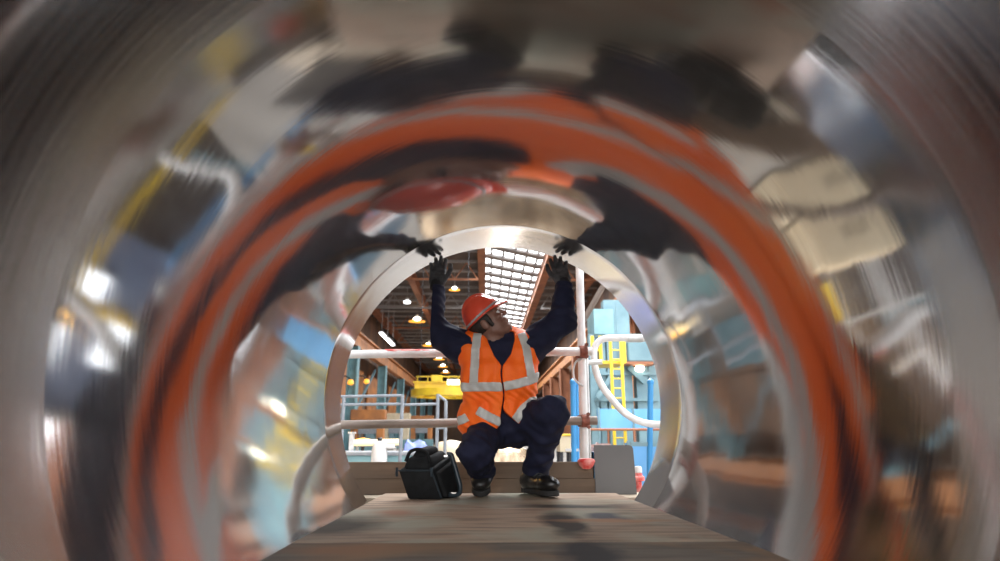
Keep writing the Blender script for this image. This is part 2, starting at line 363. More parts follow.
# ------------------------------------------------------------------ the pipe
AX = Vector((0.0, 0.0, CAMH+0.183)); R = 0.795; RE = 0.823; YE = 3.25; YL = 2.80
pipe = empty('pipe_section', (AX.x, 2.1, AX.z-0.9), 'huge polished steel pipe section lying open-ended around the crouching worker', 'pipe')
b = MB()
prof = [(R, 1.02)]+[(R, 1.02+(YL-1.02)*i/20) for i in range(1, 21)]
prof = prof+[(0.905, YL), (0.905, 1.02)]
b.lathe(prof, (AX.x, 0, AX.z), 'Y', 192, closed=True)
o = b.build('shell', M['bore'], pipe, smooth=True); o.data.materials.append(M['scale'])
for p in o.data.polygons:
    if Vector((p.center.x+pipe.location.x-AX.x, 0, p.center.z+pipe.location.z-AX.z)).length > 0.85: p.material_index = 1
def recentre(o, c):
    d = Vector(c)-(o.parent.location if o.parent else Vector((0, 0, 0)))
    for v in o.data.vertices: v.co -= d
    o.location = d
recentre(o, (AX.x, 2.1, AX.z))
b = MB(); b.lathe([(R, YL), (R+0.003, YL+0.02)]+[(R+0.003+(RE-R-0.003)*k/8, YL+0.02+(YE-0.004-YL-0.02)*k/8) for k in range(1, 9)]+[(RE+0.004, YE), (0.905, YE), (0.905, YL)], (AX.x, 0, AX.z), 'Y', 192, closed=True)
o = b.build('end_lip', M['lip'], pipe, smooth=True); o['label'] = 'paler machined band at the far end'; recentre(o, (AX.x, 2.1, AX.z))
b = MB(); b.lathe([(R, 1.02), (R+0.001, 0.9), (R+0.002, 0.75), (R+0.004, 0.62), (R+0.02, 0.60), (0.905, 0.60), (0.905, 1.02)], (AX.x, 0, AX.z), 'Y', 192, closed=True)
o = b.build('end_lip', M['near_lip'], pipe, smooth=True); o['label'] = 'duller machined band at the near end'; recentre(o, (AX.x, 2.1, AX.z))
for k, Y in enumerate((1.5, 2.8)):                    # timber cradles under the pipe
    b = MB(); pts = [(-0.75, FZ), (0.75, FZ), (0.75, AX.z-0.57)]
    pts += [(0.909*math.sin(a), AX.z-0.909*math.cos(a)) for a in [0.80-1.6*i/16 for i in range(17)]]
    pts += [(-0.75, AX.z-0.57)]
    b.prism(pts, Y-0.1, Y+0.1)
    tag(b.build('pipe_cradle', M['board'], loc=(0, Y, FZ)), ('timber cradle under the near half of the steel pipe', 'timber cradle under the far half of the steel pipe')[k], 'cradle', 'cradles under the pipe')

# ------------------------------------------------------------------ platform inside the pipe
b = MB(); b.add([(-0.6, 1.79, -0.03), (0.612, 1.79, -0.03), (0.58, 3.30, -0.03), (-0.585, 3.30, -0.03), (-0.6, 1.79, 0), (0.612, 1.79, 0), (0.58, 3.30, 0), (-0.585, 3.30, 0)], [(3, 2, 1, 0), (4, 5, 6, 7), (0, 1, 5, 4), (1, 2, 6, 5), (2, 3, 7, 6), (3, 0, 4, 7)])
tag(b.build('plywood_sheet', M['ply'], bevel=0.002), 'worn plywood sheet under the worker and the black bag', 'plywood sheet', 'plywood platform sheets')
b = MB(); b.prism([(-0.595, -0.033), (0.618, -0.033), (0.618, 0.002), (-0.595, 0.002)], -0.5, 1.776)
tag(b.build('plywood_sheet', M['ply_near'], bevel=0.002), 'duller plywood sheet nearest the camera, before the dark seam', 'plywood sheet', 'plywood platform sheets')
for k, Y in enumerate((1.35, 2.3, 3.1)):
    pts = [(-0.6, -0.037), (0.6, -0.037)]
    pts += [((R-0.004)*math.sin(a), AX.z-(R-0.004)*math.cos(a)) for a in [0.80-1.6*i/14 for i in range(15)]]
    tag(MB().prism(pts, Y-0.03, Y+0.03).build('platform_bearer', M['board']), ('timber bearer under the plywood nearest the camera', 'timber bearer under the middle of the plywood platform', 'timber bearer under the plywood below the worker')[k], 'timber bearer', 'bearers under the platform')

# ------------------------------------------------------------------ scaffold beyond the pipe's end
YB = 3.47
b = MB().box((-1.0, 3.305, -0.065), (1.0, 3.60, -0.022))
tag(b.build('scaffold_plank', M['board_pale'], bevel=0.003), 'pale scaffold plank lying beyond the end of the pipe', 'plank')
xe = P(595, 470, YB).x
b = MB().box((-1.1, YB, -0.0215), (xe, YB+0.038, 0.0585)); tag(b.build('toe_board', M['board'], bevel=0.003), 'lower brown toe board standing on the pale scaffold plank', 'board', 'toe boards behind the worker')
b = MB().box((-1.1, YB, 0.059), (xe-0.01, YB+0.038, P(500, 462, YB).z)); tag(b.build('toe_board', M['board'], bevel=0.003), 'upper brown toe board stacked on the lower one', 'board', 'toe boards behind the worker')
# grey plate
a0, a1 = P(595.5, 498, YB), P(632.5, 445, YB)
pl = [(a0.x, -0.0215), (a1.x+0.008, -0.0215), (a1.x, a1.z-0.02), (a1.x-0.006, a1.z-0.006), (a1.x-0.02, a1.z), (a0.x, a1.z)]
tag(MB().prism(pl, YB-0.012, YB).build('grey_plate', M['plate'], bevel=0.001), 'plain grey plate standing beside the end of the toe boards', 'plate')
# tubes
YT = 3.56
def tube_thing(name, pts, r, m, label, cat, group=None, n=16):
    b = MB(); b.tube(pts, r, n)
    o = b.build(name, m, smooth=True, loc=pts[0]); return tag(o, label, cat, group)
up = [P(330, 354.5, YT), P(592, 351.5, YT)]
d = (up[1]-up[0]); up[0] = up[0]-d*0.9
rail = tube_thing('scaffold_tube', up, 0.0242, M['white_tube'], 'pale upper scaffold rail with red paint scuffs, level with the worker\'s elbows', 'scaffold tube', 'scaffold tubes')
# scuffs of red paint along the top of the rail
b = MB()
for k in range(34):
    t = 386+random.random()*56; q = P(t, 353.4, YT); a = 0.9+random.uniform(-0.25, 0.35)
    L = random.uniform(0.006, 0.022); th = random.uniform(0.004, 0.008)
    vs = []
    for xx in (-L, L):
        for aa in (a-th/0.0242, a+th/0.0242): vs.append((q.x+xx, q.y-0.0246*math.cos(aa), q.z+0.0246*math.sin(aa)))
    vs += [(v[0], q.y+(v[1]-q.y)*0.97, q.z+(v[2]-q.z)*0.97) for v in vs[:4]]
    b.add(vs, [(0, 1, 3, 2), (4, 6, 7, 5), (0, 2, 6, 4), (1, 5, 7, 3), (0, 4, 5, 1), (2, 3, 7, 6)])
o = b.build('paint_scuff', M['red_paint'], rail); o['kind'] = 'stuff'; o['label'] = 'red paint scuffs'
lo_ = [P(330, 425, YT), P(597, 420.5, YT)]
d = lo_[1]-lo_[0]; lo_[0] = lo_[0]-d*0.9
tube_thing('scaffold_tube', lo_, 0.0242, M['old_tube'], 'brown weathered lower scaffold rail at the height of the worker\'s hips', 'scaffold tube', 'scaffold tubes')
YP = YT+0.064
pt, pb = P(579.5, 270, YP), P(584.5, 464, YP)
dd = (pt-pb); post = [pb-dd*0.0, pb+dd*1.7]; post[0] = post[0]+Vector((0, 0, -0.18))
tube_thing('scaffold_tube', post, 0.0242, M['white_tube'], 'white upright scaffold tube right of the worker', 'scaffold tube', 'scaffold tubes')
post2 = [P(588.5, 462, YP+0.06)+Vector((0, 0, -0.18)), P(585, 350, YP+0.06)]
tube_thing('scaffold_tube', post2, 0.018, M['galv'], 'thinner galvanised upright close behind the white scaffold upright', 'scaffold tube', 'scaffold tubes')
tube_thing('scaffold_tube', [P(583, 363, YP+0.10), P(602, 362, YP+0.10)], 0.015, M['white_tube'], 'short white spigot just under the upper coupler', 'scaffold tube', 'scaffold tubes')
def coupler(c, label):
    e = empty('tube_coupler', c, label, 'coupler', 'rusty couplers on the white upright')
    b = MB(); b.lathe([(0.0255, -0.022), (0.034, -0.022), (0.036, -0.01), (0.036, 0.01), (0.034, 0.022), (0.0255, 0.022)], (c.x, YT, c.z), 'X', 20, closed=True)
    b.build('rail_clamp', M['rust_clamp'], e, smooth=True)
    b = MB(); b.lathe([(0.0255, -0.032), (0.033, -0.032), (0.035, 0.0), (0.033, 0.032), (0.0255, 0.032)], (c.x, YP, c.z), 'Z', 20, closed=True)
    b.build('post_clamp', M['rust_clamp'], e, smooth=True)
    for s in (-1, 1):
        b = MB(); b.tube([(c.x+0.012, YT-0.036, c.z+s*0.034), (c.x+0.012, YT-0.002, c.z+s*0.034)], 0.006, 8); b.lathe([(0.011, -0.05), (0.011, -0.038)], (c.x+0.012, YT, c.z+s*0.034), 'Y', 6)
        b.build('bolt', M['rust_clamp'], e)
    return e
pc = lambda z: pb+dd*((z-pb.z)/dd.z)
zc = P(583, 351.6, YT).z; q = pc(zc); coupler(Vector((q.x, YT, zc)), 'rusty coupler joining the white upright and the upper rail')
zc = P(584, 420.8, YT).z; q = pc(zc); coupler(Vector((q.x, YT, zc)), 'rusty coupler joining the white upright and the lower rail')
# red cap clipped on the toe board where the upright stands
e = empty('base_cap', P(585, 463, YB), 'red plastic cap on the toe board at the foot of the white upright', 'cap')
q = P(585, 462, YB)
b = MB(); b.lathe([(0.028, 0.02), (0.041, 0.018), (0.043, -0.006), (0.036, -0.02), (0.02, -0.034)], (q.x, YB-0.0485, q.z), 'Z', 18); b.build('cap', M['red_paint'], e, smooth=True)
b = MB(); b.lathe([(0.046, 0.012), (0.048, 0.006), (0.046, 0.0)], (q.x, YB-0.0485, q.z), 'Z', 18); b.build('rim', M['red_paint'], e, smooth=True)
# curved handrail
def rounded(pts, rad, n=7):
    out = [Vector(pts[0])]
    for i in range(1, len(pts)-1):
        p0, p1, p2 = Vector(pts[i-1]), Vector(pts[i]), Vector(pts[i+1])
        d0, d1 = (p0-p1), (p2-p1); r = min(rad, d0.length*0.45, d1.length*0.45); a, c = p1+d0.normalized()*r, p1+d1.normalized()*r
        for k in range(n+1):
            t = k/n; out.append(a*(1-t)**2+p1*2*t*(1-t)+c*t*t)
    out.append(Vector(pts[-1])); return out
YH = 4.1
hp = [P(655, 338.5, YH), P(592.5, 338, YH), P(595.5, 379, YH), P(632, 424, YH), P(672, 426, YH)]
hp[0] = hp[0]+Vector((0.5, 0, 0)); hp[-1] = hp[-1]+Vector((0.5, 0, 0))
e = empty('handrail', (hp[1].x, YH, FZ), 'white bent-tube handrail looping beside the white upright', 'handrail')
MB().tube(rounded(hp, 0.16), 0.0225, 14).build('bent_tube', M['white_tube'], e, smooth=True)
MB().tube([(hp[0].x-0.05, YH, hp[0].z), (hp[0].x-0.05, YH, FZ)], 0.0225, 14).build('post', M['white_tube'], e, smooth=True)
q0, q1 = P(627, 338.5, YH), P(642, 338.5, YH)
MB().tube([q0, q1], 0.026, 14).build('sleeve', M['galv'], e, smooth=True)
# blue posts
def blue_post(px0, py0, px1, py1, Y, r, label):
    a, b_ = P(px0, py0, Y), P(px1, py1, Y); a2 = b_+(a-b_)*((FZ-b_.z)/(a.z-b_.z)) if abs(a.z-b_.z) > 1e-6 else a
    e = empty('blue_post', (a2.x, a2.y, FZ), label, 'post', 'blue posts')
    MB().tube([a2, b_], r, 12).build('post_tube', M['blue'], e, smooth=True)
    MB().lathe([(r*1.05, -0.01), (r*1.25, 0.0), (r*1.1, 0.02), (0.004, 0.035)], b_, 'Z', 12).build('cap', M['blue'], e, smooth=True)
    MB().box((a2.x-0.08, a2.y-0.08, FZ), (a2.x+0.08, a2.y+0.08, FZ+0.012)).build('base_plate', M['blue'], e)
    return e
e = blue_post(574, 462, 573, 383, 4.9, 0.021, 'bright blue post left of the white scaffold upright')
q = P(572, 450, 4.9); MB().box((q.x-0.05, 4.89, q.z-0.01), (q.x+0.05, 4.91, q.z+0.01)).build('strap', M['white'], e)
blue_post(577.5, 462, 577, 385, 5.2, 0.016, 'slimmer blue post close behind the blue post by the upright')
e = blue_post(649.5, 480, 650.5, 383, 4.6, 0.021, 'bright blue post beside the right rim of the pipe')
q = P(650, 444, 4.6); MB().bar((q.x-0.14, 4.6, q.z), (q.x+0.5, 4.6, q.z-0.01), 0.02, 0.03).build('side_rail', M['pale_blue'], e)
# loop of thin rope hanging by the blue post
pts = [P(582, 358, YP-0.02), P(575, 362, YP-0.03), P(573, 371, YP-0.03), P(574, 379, YP-0.03), P(579, 384, YP-0.03), P(583, 386, YP-0.024)]
tube_thing('rope', rounded(pts, 0.05), 0.006, M['galv'], 'thin pale rope hanging on the white scaffold upright', 'rope')
# red fitting with a white cap
q = P(641, 493, 3.62)
e = empty('pipe_fitting', (q.x, 3.62, -0.055), 'red flanged pipe fitting with a white cap beside the pipe rim', 'pipe fitting')
MB().lathe([(0.05, FZ+0.0), (0.05, FZ+0.02), (0.022, FZ+0.03), (0.022, 0.05)], (q.x, 3.68, 0), 'Z', 18).build('stem', M['red_paint'], e, smooth=True)
MB().lathe([(0.022, 0.03), (0.040, 0.035), (0.040, 0.055), (0.028, 0.062), (0.026, 0.075), (0.01, 0.078)], (q.x, 3.68, 0), 'Z', 18).build('flange', M['red_paint'], e, smooth=True)
MB().lathe([(0.022, 0.078), (0.022, 0.098), (0.018, 0.112), (0.006, 0.114)], (q.x+0.005, 3.68, 0), 'Z', 16).build('cap', M['white'], e, smooth=True)
MB().tube([(q.x-0.06, 3.66, 0.02), (q.x-0.02, 3.66, 0.025)], 0.02, 12).build('side_outlet', M['rust_clamp'], e, smooth=True)
# ------------------------------------------------------------------ things in the hall, left of the worker
def frame(name, posts, rails, Y, m, label, cat, r=0.02):
    base = P(posts[0][0], posts[0][1], Y)
    e = empty(name, (base.x, Y, FZ), label, cat)
    for px, py in posts:
        t = P(px, py, Y); MB().tube([(t.x, Y, FZ), t], r, 10).build('post', m, e, smooth=True)
    for (x0, y0, x1, y1) in rails:
        MB().tube([P(x0, y0, Y), P(x1, y1, Y)], r*0.8, 10).build('rail', m, e, smooth=True)
    return e
frame('guard_frame', [(402.5, 395), (344, 396), (325, 396)], [(322, 397, 402.5, 395.5), (322, 405, 402.5, 404)], 6.5, M['frame_grey'], 'grey tubular guard frame at the left, behind the lower scaffold rail', 'guard rail', 0.019)
frame('guard_frame', [(438, 394), (446, 401)], [(403, 405, 438, 404), (438, 395, 446, 401), (438, 428, 446, 428)], 6.8, M['frame_grey'], 'narrow grey guard frame just left of the orange vest, behind the bag', 'guard rail', 0.019)
# teal bench with a white tapered post and a strip lamp on it
Y = 9.0
e = empty('work_bench', (P(372, 455, Y).x, Y+0.4, FZ), 'long teal workbench behind the toe board at the left', 'workbench')
a0, a1 = P(318, 452, Y), P(424, 452, Y)
MB().box((a0.x, Y, a0.z-0.05), (a1.x, Y+0.9, a0.z)).build('bench_top', M['frame_grey'], e, bevel=0.008)
MB().box((a0.x+0.03, Y+0.03, a0.z-0.35), (a1.x-0.03, Y+0.85, a0.z-0.05)).build('apron', M['teal'], e, bevel=0.008)
for sx in (a0.x+0.08, (a0.x+a1.x)/2, a1.x-0.08):
    for sy in (Y+0.08, Y+0.8): MB().box((sx-0.04, sy-0.04, FZ), (sx+0.04, sy+0.04, a0.z-0.35)).build('leg', M['teal'], e)
q = P(379.5, 450, 8.75); zt = P(379.5, 441, 8.75).z
e = empty('white_dispenser', (q.x, 8.75, FZ), 'white tapered dispenser with dark cap standing before the teal workbench', 'dispenser')
MB().lathe([(0.13, FZ), (0.125, FZ+0.3), (0.105, zt-0.12), (0.085, zt-0.03), (0.04, zt)], (q.x, 8.75, 0), 'Z', 24).build('body', M['white'], e, smooth=True)
MB().lathe([(0.03, zt-0.005), (0.034, zt), (0.034, zt+0.035), (0.02, zt+0.045)], (q.x, 8.75, 0), 'Z', 16).build('cap', M['dark'], e, smooth=True)
MB().box((q.x+0.07, 8.70, zt-0.10), (q.x+0.20, 8.80, zt-0.05)).build('spout', M['white'], e, bevel=0.01)
M['strip'] = emit('strip_lamp_tube', (1.0, 0.80, 0.45), 0.6)
Y2 = 10.4; a0, a1 = P(352, 443, Y2), P(399, 442, Y2)
e = empty('strip_lamp', ((a0.x+a1.x)/2, Y2, FZ), 'long glowing strip lamp standing behind the white dispenser', 'lamp')
MB().tube([a0, a1], 0.05, 12).build('tube', M['strip'], e, smooth=True)
MB().box((a0.x, Y2+0.04, a0.z-0.06), (a1.x, Y2+0.1, a0.z+0.05)).build('housing', M['frame_grey'], e)
for t in (0.1, 0.9): MB().tube([(a0.x+(a1.x-a0.x)*t, Y2+0.07, FZ), (a0.x+(a1.x-a0.x)*t, Y2+0.07, a0.z)], 0.025, 8).build('leg', M['galv'], e)
a0 = P(363, 441, 11.2); M['amber'] = emit('amber_glow', (1.0, 0.5, 0.08), 1.6)
e = empty('warm_lamp', (a0.x, 11.2, FZ), 'low amber lamp glowing left of the white dispenser', 'lamp')
MB().lathe([(0.02, -0.09), (0.17, -0.08), (0.17, -0.03), (0.12, 0.03), (0.02, 0.05)], a0, 'Z', 20).build('lens', M['amber'], e, smooth=True)
MB().tube([(a0.x, 11.2, FZ), (a0.x, 11.2, a0.z-0.08)], 0.03, 10).build('stand', M['dark'], e, smooth=True)
MB().lathe([(0.18, 0), (0.18, 0.02), (0.03, 0.04)], (a0.x, 11.2, FZ), 'Z', 20).build('base', M['dark'], e, smooth=True)
q = P(351, 444, 10.0)
e = empty('machine_post', (q.x, 10.0, FZ), 'short grey machine post at the left end of the teal bench', 'post')
MB().box((q.x-0.03, 9.97, FZ), (q.x+0.04, 10.05, P(351, 434, 10).z)).build('column', M['galv'], e, bevel=0.006)
MB().box((q.x-0.05, 9.95, P(351, 434, 10).z), (q.x+0.06, 10.07, P(351, 434, 10).z+0.03)).build('cap', M['galv'], e, bevel=0.005)
# blue sheeted pallet
Y = 14.0; a0, a1 = P(402, 447, Y), P(428, 440, Y)
e = empty('covered_pallet', ((a0.x+a1.x)/2, Y+0.5, FZ), 'pallet load under blue tarpaulin, between the two grey guard frames', 'pallet')
MB().box((a0.x, Y, FZ), (a1.x, Y+1.1, FZ+0.14)).build('pallet', M['board'], e)
b = MB(); nx, ny = 12, 10; zt = a1.z
for j in range(ny+1):
    for i in range(nx+1):
        u, v = i/nx, j/ny; ed = min(u, 1-u, v, 1-v)
        b.v.append(Vector((a0.x+(a1.x-a0.x)*u, Y+1.1*v, zt-0.35*max(0, 0.12-ed)/0.12+0.05*math.sin(u*9+v*4)-0.1*u)))
b.f += [(j*(nx+1)+i, j*(nx+1)+i+1, (j+1)*(nx+1)+i+1, (j+1)*(nx+1)+i) for j in range(ny) for i in range(nx)]
b.box((a0.x+0.05, Y+0.05, FZ+0.14), (a1.x-0.05, Y+1.05, zt-0.2))
b.build('tarpaulin', M['purple_sheet'], e, smooth=True)
M['shade_glow'] = emit('orange_lamp_shade', (1.0, 0.42, 0.05), 0.9)
# press frames far down the left bay and amber wall lamps on the teal columns
for (X, Y, hh, m, lb) in ((-10.3, 56, 2.6, 'orange_girder', 'orange press frame far down the left bay, nearest of the presses'), (-9.8, 70, 2.8, 'cream', 'cream press frame far down the left bay, behind the orange one'), (-8.4, 84, 3.0, 'orange_girder', 'farthest orange press frame, below the yellow crane')):
    e = empty('press_frame', (X, Y, FZ), lb, 'press', 'press frames in the left bay')
    for sx in (-1, 1): MB().box((X+sx*1.1-0.28, Y-0.5, FZ), (X+sx*1.1+0.28, Y+0.5, FZ+hh)).build('upright', M[m], e)
    MB().box((X-1.5, Y-0.6, FZ+hh), (X+1.5, Y+0.6, FZ+hh+0.9)).build('crown', M[m], e, bevel=0.05)
    MB().box((X-1.5, Y-0.7, FZ), (X+1.5, Y+0.7, FZ+0.9)).build('bed', M['teal'], e, bevel=0.04)
    MB().box((X-0.8, Y-0.45, FZ+hh*0.55), (X+0.8, Y+0.45, FZ+hh*0.8)).build('ram', M['frame_grey'], e, bevel=0.03)
for (px, py, Y, lb) in ((350.5, 383, 55, 'amber wall lamp among the teal columns at the far left'), (366.5, 382, 62, 'amber wall lamp on the teal columns, second from the pipe rim')):
    q = P(px, py, Y); e = empty('wall_lamp', q, lb, 'lamp', 'amber wall lamps')
    MB().lathe([(0.1, 0.3), (0.22, 0.25), (0.3, -0.05), (0.1, -0.18)], q, 'Z', 16).build('globe', M['shade_glow'], e, smooth=True)
    MB().tube([q+Vector((0, 0, 0.3)), q+Vector((-0.4, 0, 0.6)), Vector((-13.7, q.y, q.z+0.6))], 0.06, 8).build('arm', M['dark'], e, smooth=True)
# cream drum and the long polished tank behind the worker's legs
Y = 9.5; q = P(451, 440, Y)
e = empty('drum', (q.x, Y, FZ), 'round cream drum behind the narrow grey guard frame', 'drum')
r_ = 0.26
MB().lathe([(r_, FZ), (r_, q.z-0.16), (r_*0.93, q.z-0.08), (r_*0.7, q.z-0.03), (0.02, q.z)], (q.x, Y, 0), 'Z', 32).build('body', M['cream'], e, smooth=True)
for h in (0.3, 0.7): MB().lathe([(r_, h-0.02), (r_+0.015, h), (r_, h+0.02)], (q.x, Y, FZ), 'Z', 32).build('hoop', M['cream'], e, smooth=True)
Y = 6.6; q = P(503, 444, Y); r_ = 0.56; zc = q.z-r_
e = empty('steel_tank', (q.x, Y+1.2, FZ), 'polished gold-toned horizontal tank seen between the worker\'s legs', 'tank')
MB().lathe([(0.05, -0.12), (0.3, -0.1), (r_-0.06, -0.03), (r_, 0.04), (r_, 2.2), (r_-0.1, 2.3), (0.05, 2.35)], (q.x, Y, zc), 'Y', 56).build('shell', M['tank'], e, smooth=True)
for h in (0.25, 1.1, 1.95): MB().lathe([(r_, h-0.03), (r_+0.012, h-0.03), (r_+0.012, h+0.03), (r_, h+0.03)], (q.x, Y, zc), 'Y', 56, closed=True).build('band', M['galv'], e, smooth=True)
for h in (0.4, 1.8):
    b = MB(); b.prism([(q.x-0.5, FZ), (q.x+0.5, FZ), (q.x+0.42, zc-0.34), (q.x, zc-r_+0.02), (q.x-0.42, zc-0.34)], Y+h-0.06, Y+h+0.06); b.build('saddle', M['dark'], e)
# yellow overhead crane
Y = 42.0
cx = P(439, 388, Y)
e = empty('overhead_crane', (cx.x, Y, cx.z), 'bright yellow overhead crane with a round ring frame, left of the worker', 'crane')
g0, g1 = P(415, 391, Y), P(470, 381, Y)
zb = P(439, 392, Y).z; zt = P(439, 382, Y).z
b = MB().box((g0.x, Y-0.35, zb+0.1), (g1.x, Y+0.35, zt)); b.box((g0.x-0.1, Y-0.5, zt-0.08), (g1.x+0.1, Y+0.5, zt)); b.build('girder', M['yellow'], e)
for k in range(6): MB().bar((g0.x+0.1+k*(g1.x-g0.x-0.2)/5, Y+0.45, zt), (g0.x+0.1+k*(g1.x-g0.x-0.2)/5, Y+0.45, zt+0.42), 0.07, 0.07).build('rail_post', M['yellow'], e)
MB().bar((g0.x, Y+0.45, zt+0.4), (g1.x, Y+0.45, zt+0.4), 0.07, 0.08).build('hand_rail', M['yellow'], e)
q = P(437, 378, Y); MB().box((q.x-0.35, Y-0.5, zt), (q.x+0.35, Y+0.4, q.z+0.15)).build('hoist_unit', M['yellow'], e, bevel=0.03)
q = P(453, 381, Y); M['crane_lamp'] = emit('crane_lamp_glass', (1, 0.97, 0.8), 2.0); MB().box((q.x-0.35, Y-0.62, q.z-0.3), (q.x+0.45, Y-0.52, q.z+0.05)).build('flood_lamp', M['crane_lamp'], e)
rc = P(447, 395, Y); rr = 2.25
b = MB(); b.lathe([(rr-0.12, -0.2), (rr+0.12, -0.2), (rr+0.12, 0.25), (rr-0.12, 0.25)], (rc.x, Y-0.2, zb-0.15), 'Z', 60, closed=True); b.build('ring', M['yellow'], e)
for k in range(6):
    a = k*PI/3+0.3; MB().bar((rc.x, Y-0.2, zb-0.15), (rc.x+rr*math.cos(a), Y-0.2+rr*math.sin(a), zb-0.15), 0.12, 0.18).build('spoke', M['yellow'], e)
MB().box((rc.x-0.1, Y-0.3, zb-0.2), (rc.x+0.1, Y-0.14, zt)).build('mast', M['yellow'], e)
for xx in (g0.x+0.3, g1.x-0.2): MB().tube([(xx, Y, zt), (xx, Y, RZ+0.05)], 0.025, 6).build('hanger', M['dark'], e)
for s_ in (-1, 1): MB().tube([(rc.x+s_*rr*0.9, Y-0.2, zb-0.1), (rc.x+s_*0.5, Y-0.2, zt)], 0.06, 8).build('sling', M['yellow'], e)
# high-bay lamps under the roof
M['bulb'] = emit('lamp_glass', (1.0, 0.92, 0.72), 7.0)
M['cool_bulb'] = emit('cool_lamp_glass', (0.92, 0.96, 1.0), 4.0)
def highbay(name, px, py, z, label, s=1.0, cool=False):
    k = P(px, py, 50.0); Y = 50*(z-CAMH)/(k.z-CAMH); q = P(px, py, Y)
    e = empty(name, q, label, 'lamp', 'high-bay lamps under the roof')
    MB().tube([(q.x, Y, q.z+0.5*s), (q.x, Y, RZ)], 0.03, 6).build('rod', M['purlin'], e)
    MB().lathe([(0.10*s, 0.62*s), (0.2*s, 0.6*s), (0.24*s, 0.4*s), (0.2*s, 0.3*s)], q, 'Z', 16).build('housing', M['galv'], e, smooth=True)
    MB().lathe([(0.2*s, 0.3*s), (0.42*s, 0.2*s), (0.40*s, 0.0), (0.1*s, -0.02)], q, 'Z', 20).build('bulb', M['cool_bulb' if cool else 'bulb'], e, smooth=True)
    if not cool:
        MB().lathe([(0.38*s, 0.02), (0.95*s, -0.16*s), (0.93*s, -0.19*s), (0.36*s, -0.03)], q, 'Z', 24, closed=True).build('shade', M['shade_glow'], e, smooth=True)
    return e
highbay('highbay_lamp', 417, 320, 12.9, 'biggest amber high-bay lamp, just left of the raised sleeve on the left')
highbay('highbay_lamp', 429, 344.5, 12.9, 'amber high-bay lamp just below the bent elbow on the left, above the scaffold rail')
highbay('highbay_lamp', 439, 358.5, 12.9, 'first amber high-bay lamp under the upper scaffold rail, above the yellow crane')
highbay('highbay_lamp', 443, 366, 12.9, 'second amber high-bay lamp down from the upper scaffold rail')
highbay('highbay_lamp', 445.5, 372, 12.9, 'lowest amber high-bay lamp, right over the yellow crane')
highbay('highbay_lamp', 454.5, 289, 13.2, 'faint amber high-bay lamp between the glove and the red helmet', 0.55)
highbay('highbay_lamp', 407, 303, 12.9, 'small cool white lamp above the biggest amber lamp', 0.8, True)
highbay('highbay_lamp', 457, 330, 12.9, 'small cool white lamp beside the back of the red helmet', 0.8, True)
for i, (px, py, lb) in enumerate(((384.5, 336.5, 'upper one of two slim white strip lights at the far left of the roof'), (390, 342, 'lower one of two slim white strip lights at the far left of the roof'))):
    q = P(px, py, 62)
    e = empty('strip_light', q, lb, 'lamp', 'strip lights at the left')
    MB().bar(q+Vector((0, -2.2, 0)), q+Vector((0, 2.2, 0)), 0.32, 0.12).build('tube', M['cool_bulb'], e)
    MB().bar(q+Vector((0, -2.3, 0.12)), q+Vector((0, 2.3, 0.12)), 0.4, 0.12).build('housing', M['purlin'], e)
    for s_ in (-1.8, 1.8): MB().tube([q+Vector((0, s_, 0.15)), Vector((q.x, q.y+s_, RZ-0.01))], 0.03, 6).build('rod', M['purlin'], e)

# ------------------------------------------------------------------ right of the worker: pale blue plant, ladder, panels
Y = 22.0
def pbox(b, x0, y0, x1, y1, Y, dep, down=False):
    a, c = P(x0, y1, Y), P(x1, y0, Y); return b.box((a.x, Y, FZ if down else a.z), (c.x, Y+dep, c.z))
e = empty('blue_plant', (P(622, 400, Y).x, Y+1, FZ), 'tall pale blue steel plant tower behind the bent handrail', 'machine')
pbox(MB(), 594.5, 309, 613, 334, Y, 1.5).build('top_panel', M['teal'], e)
pbox(MB(), 613.5, 300, 626, 334, Y+0.4, 1.5).build('top_panel', M['pale_blue'], e)
pbox(MB(), 628.5, 341, 656, 361.5, Y-0.4, 2.0).build('control_box', M['pale_blue'], e, bevel=0.05)
pbox(MB(), 627, 361.5, 656, 364, Y-0.5, 2.1).build('ledge', M['rust_beam'], e)
for x0, x1, yt in ((594.5, 598, 334), (603, 606, 334), (611.5, 615, 300), (624.5, 628.5, 305), (643, 648, 361), (655, 659, 361)):
    pbox(MB(), x0, yt, x1, 500, Y+0.2, 0.5, True).build('column', M['pale_blue'], e)
for yy in (334, 372, 398): 
    pbox(MB(), 594.5, yy, 658, yy+3, Y+0.1, 0.25).build('cross_beam', M['pale_blue'], e)
MB().bar(P(629, 367, Y), P(645, 382, Y), 0.15, 0.2).build('brace', M['pale_blue'], e)
MB().bar(P(597, 398, Y), P(612, 375, Y), 0.12, 0.15).build('brace', M['pale_blue'], e)
for (x0, y0, x1, y1) in ((598.5, 340, 602.5, 370), (616, 376, 624, 396)):
    pbox(MB(), x0, y0, x1, y1, Y+1.2, 0.2).build('back_panel', M['pale_blue'], e)
pbox(MB(), 594.5, 338, 658, 405, Y+3, 0.3).build('rear_wall', M['orange_girder'], e)
q = P(639, 369, Y); MB().lathe([(0.05, 0.1), (0.14, 0.08), (0.17, -0.02), (0.1, -0.1)], (q.x, Y-0.1, q.z), 'Z', 16).build('lamp', M['bulb'], e)
q = P(634, 332, Y); MB().lathe([(0.05, 0.12), (0.12, 0.1), (0.14, 0.0), (0.05, -0.02)], (q.x, Y-0.1, P(634, 341, Y).z+0.02), 'Z', 16).build('lamp', M['bulb'], e)
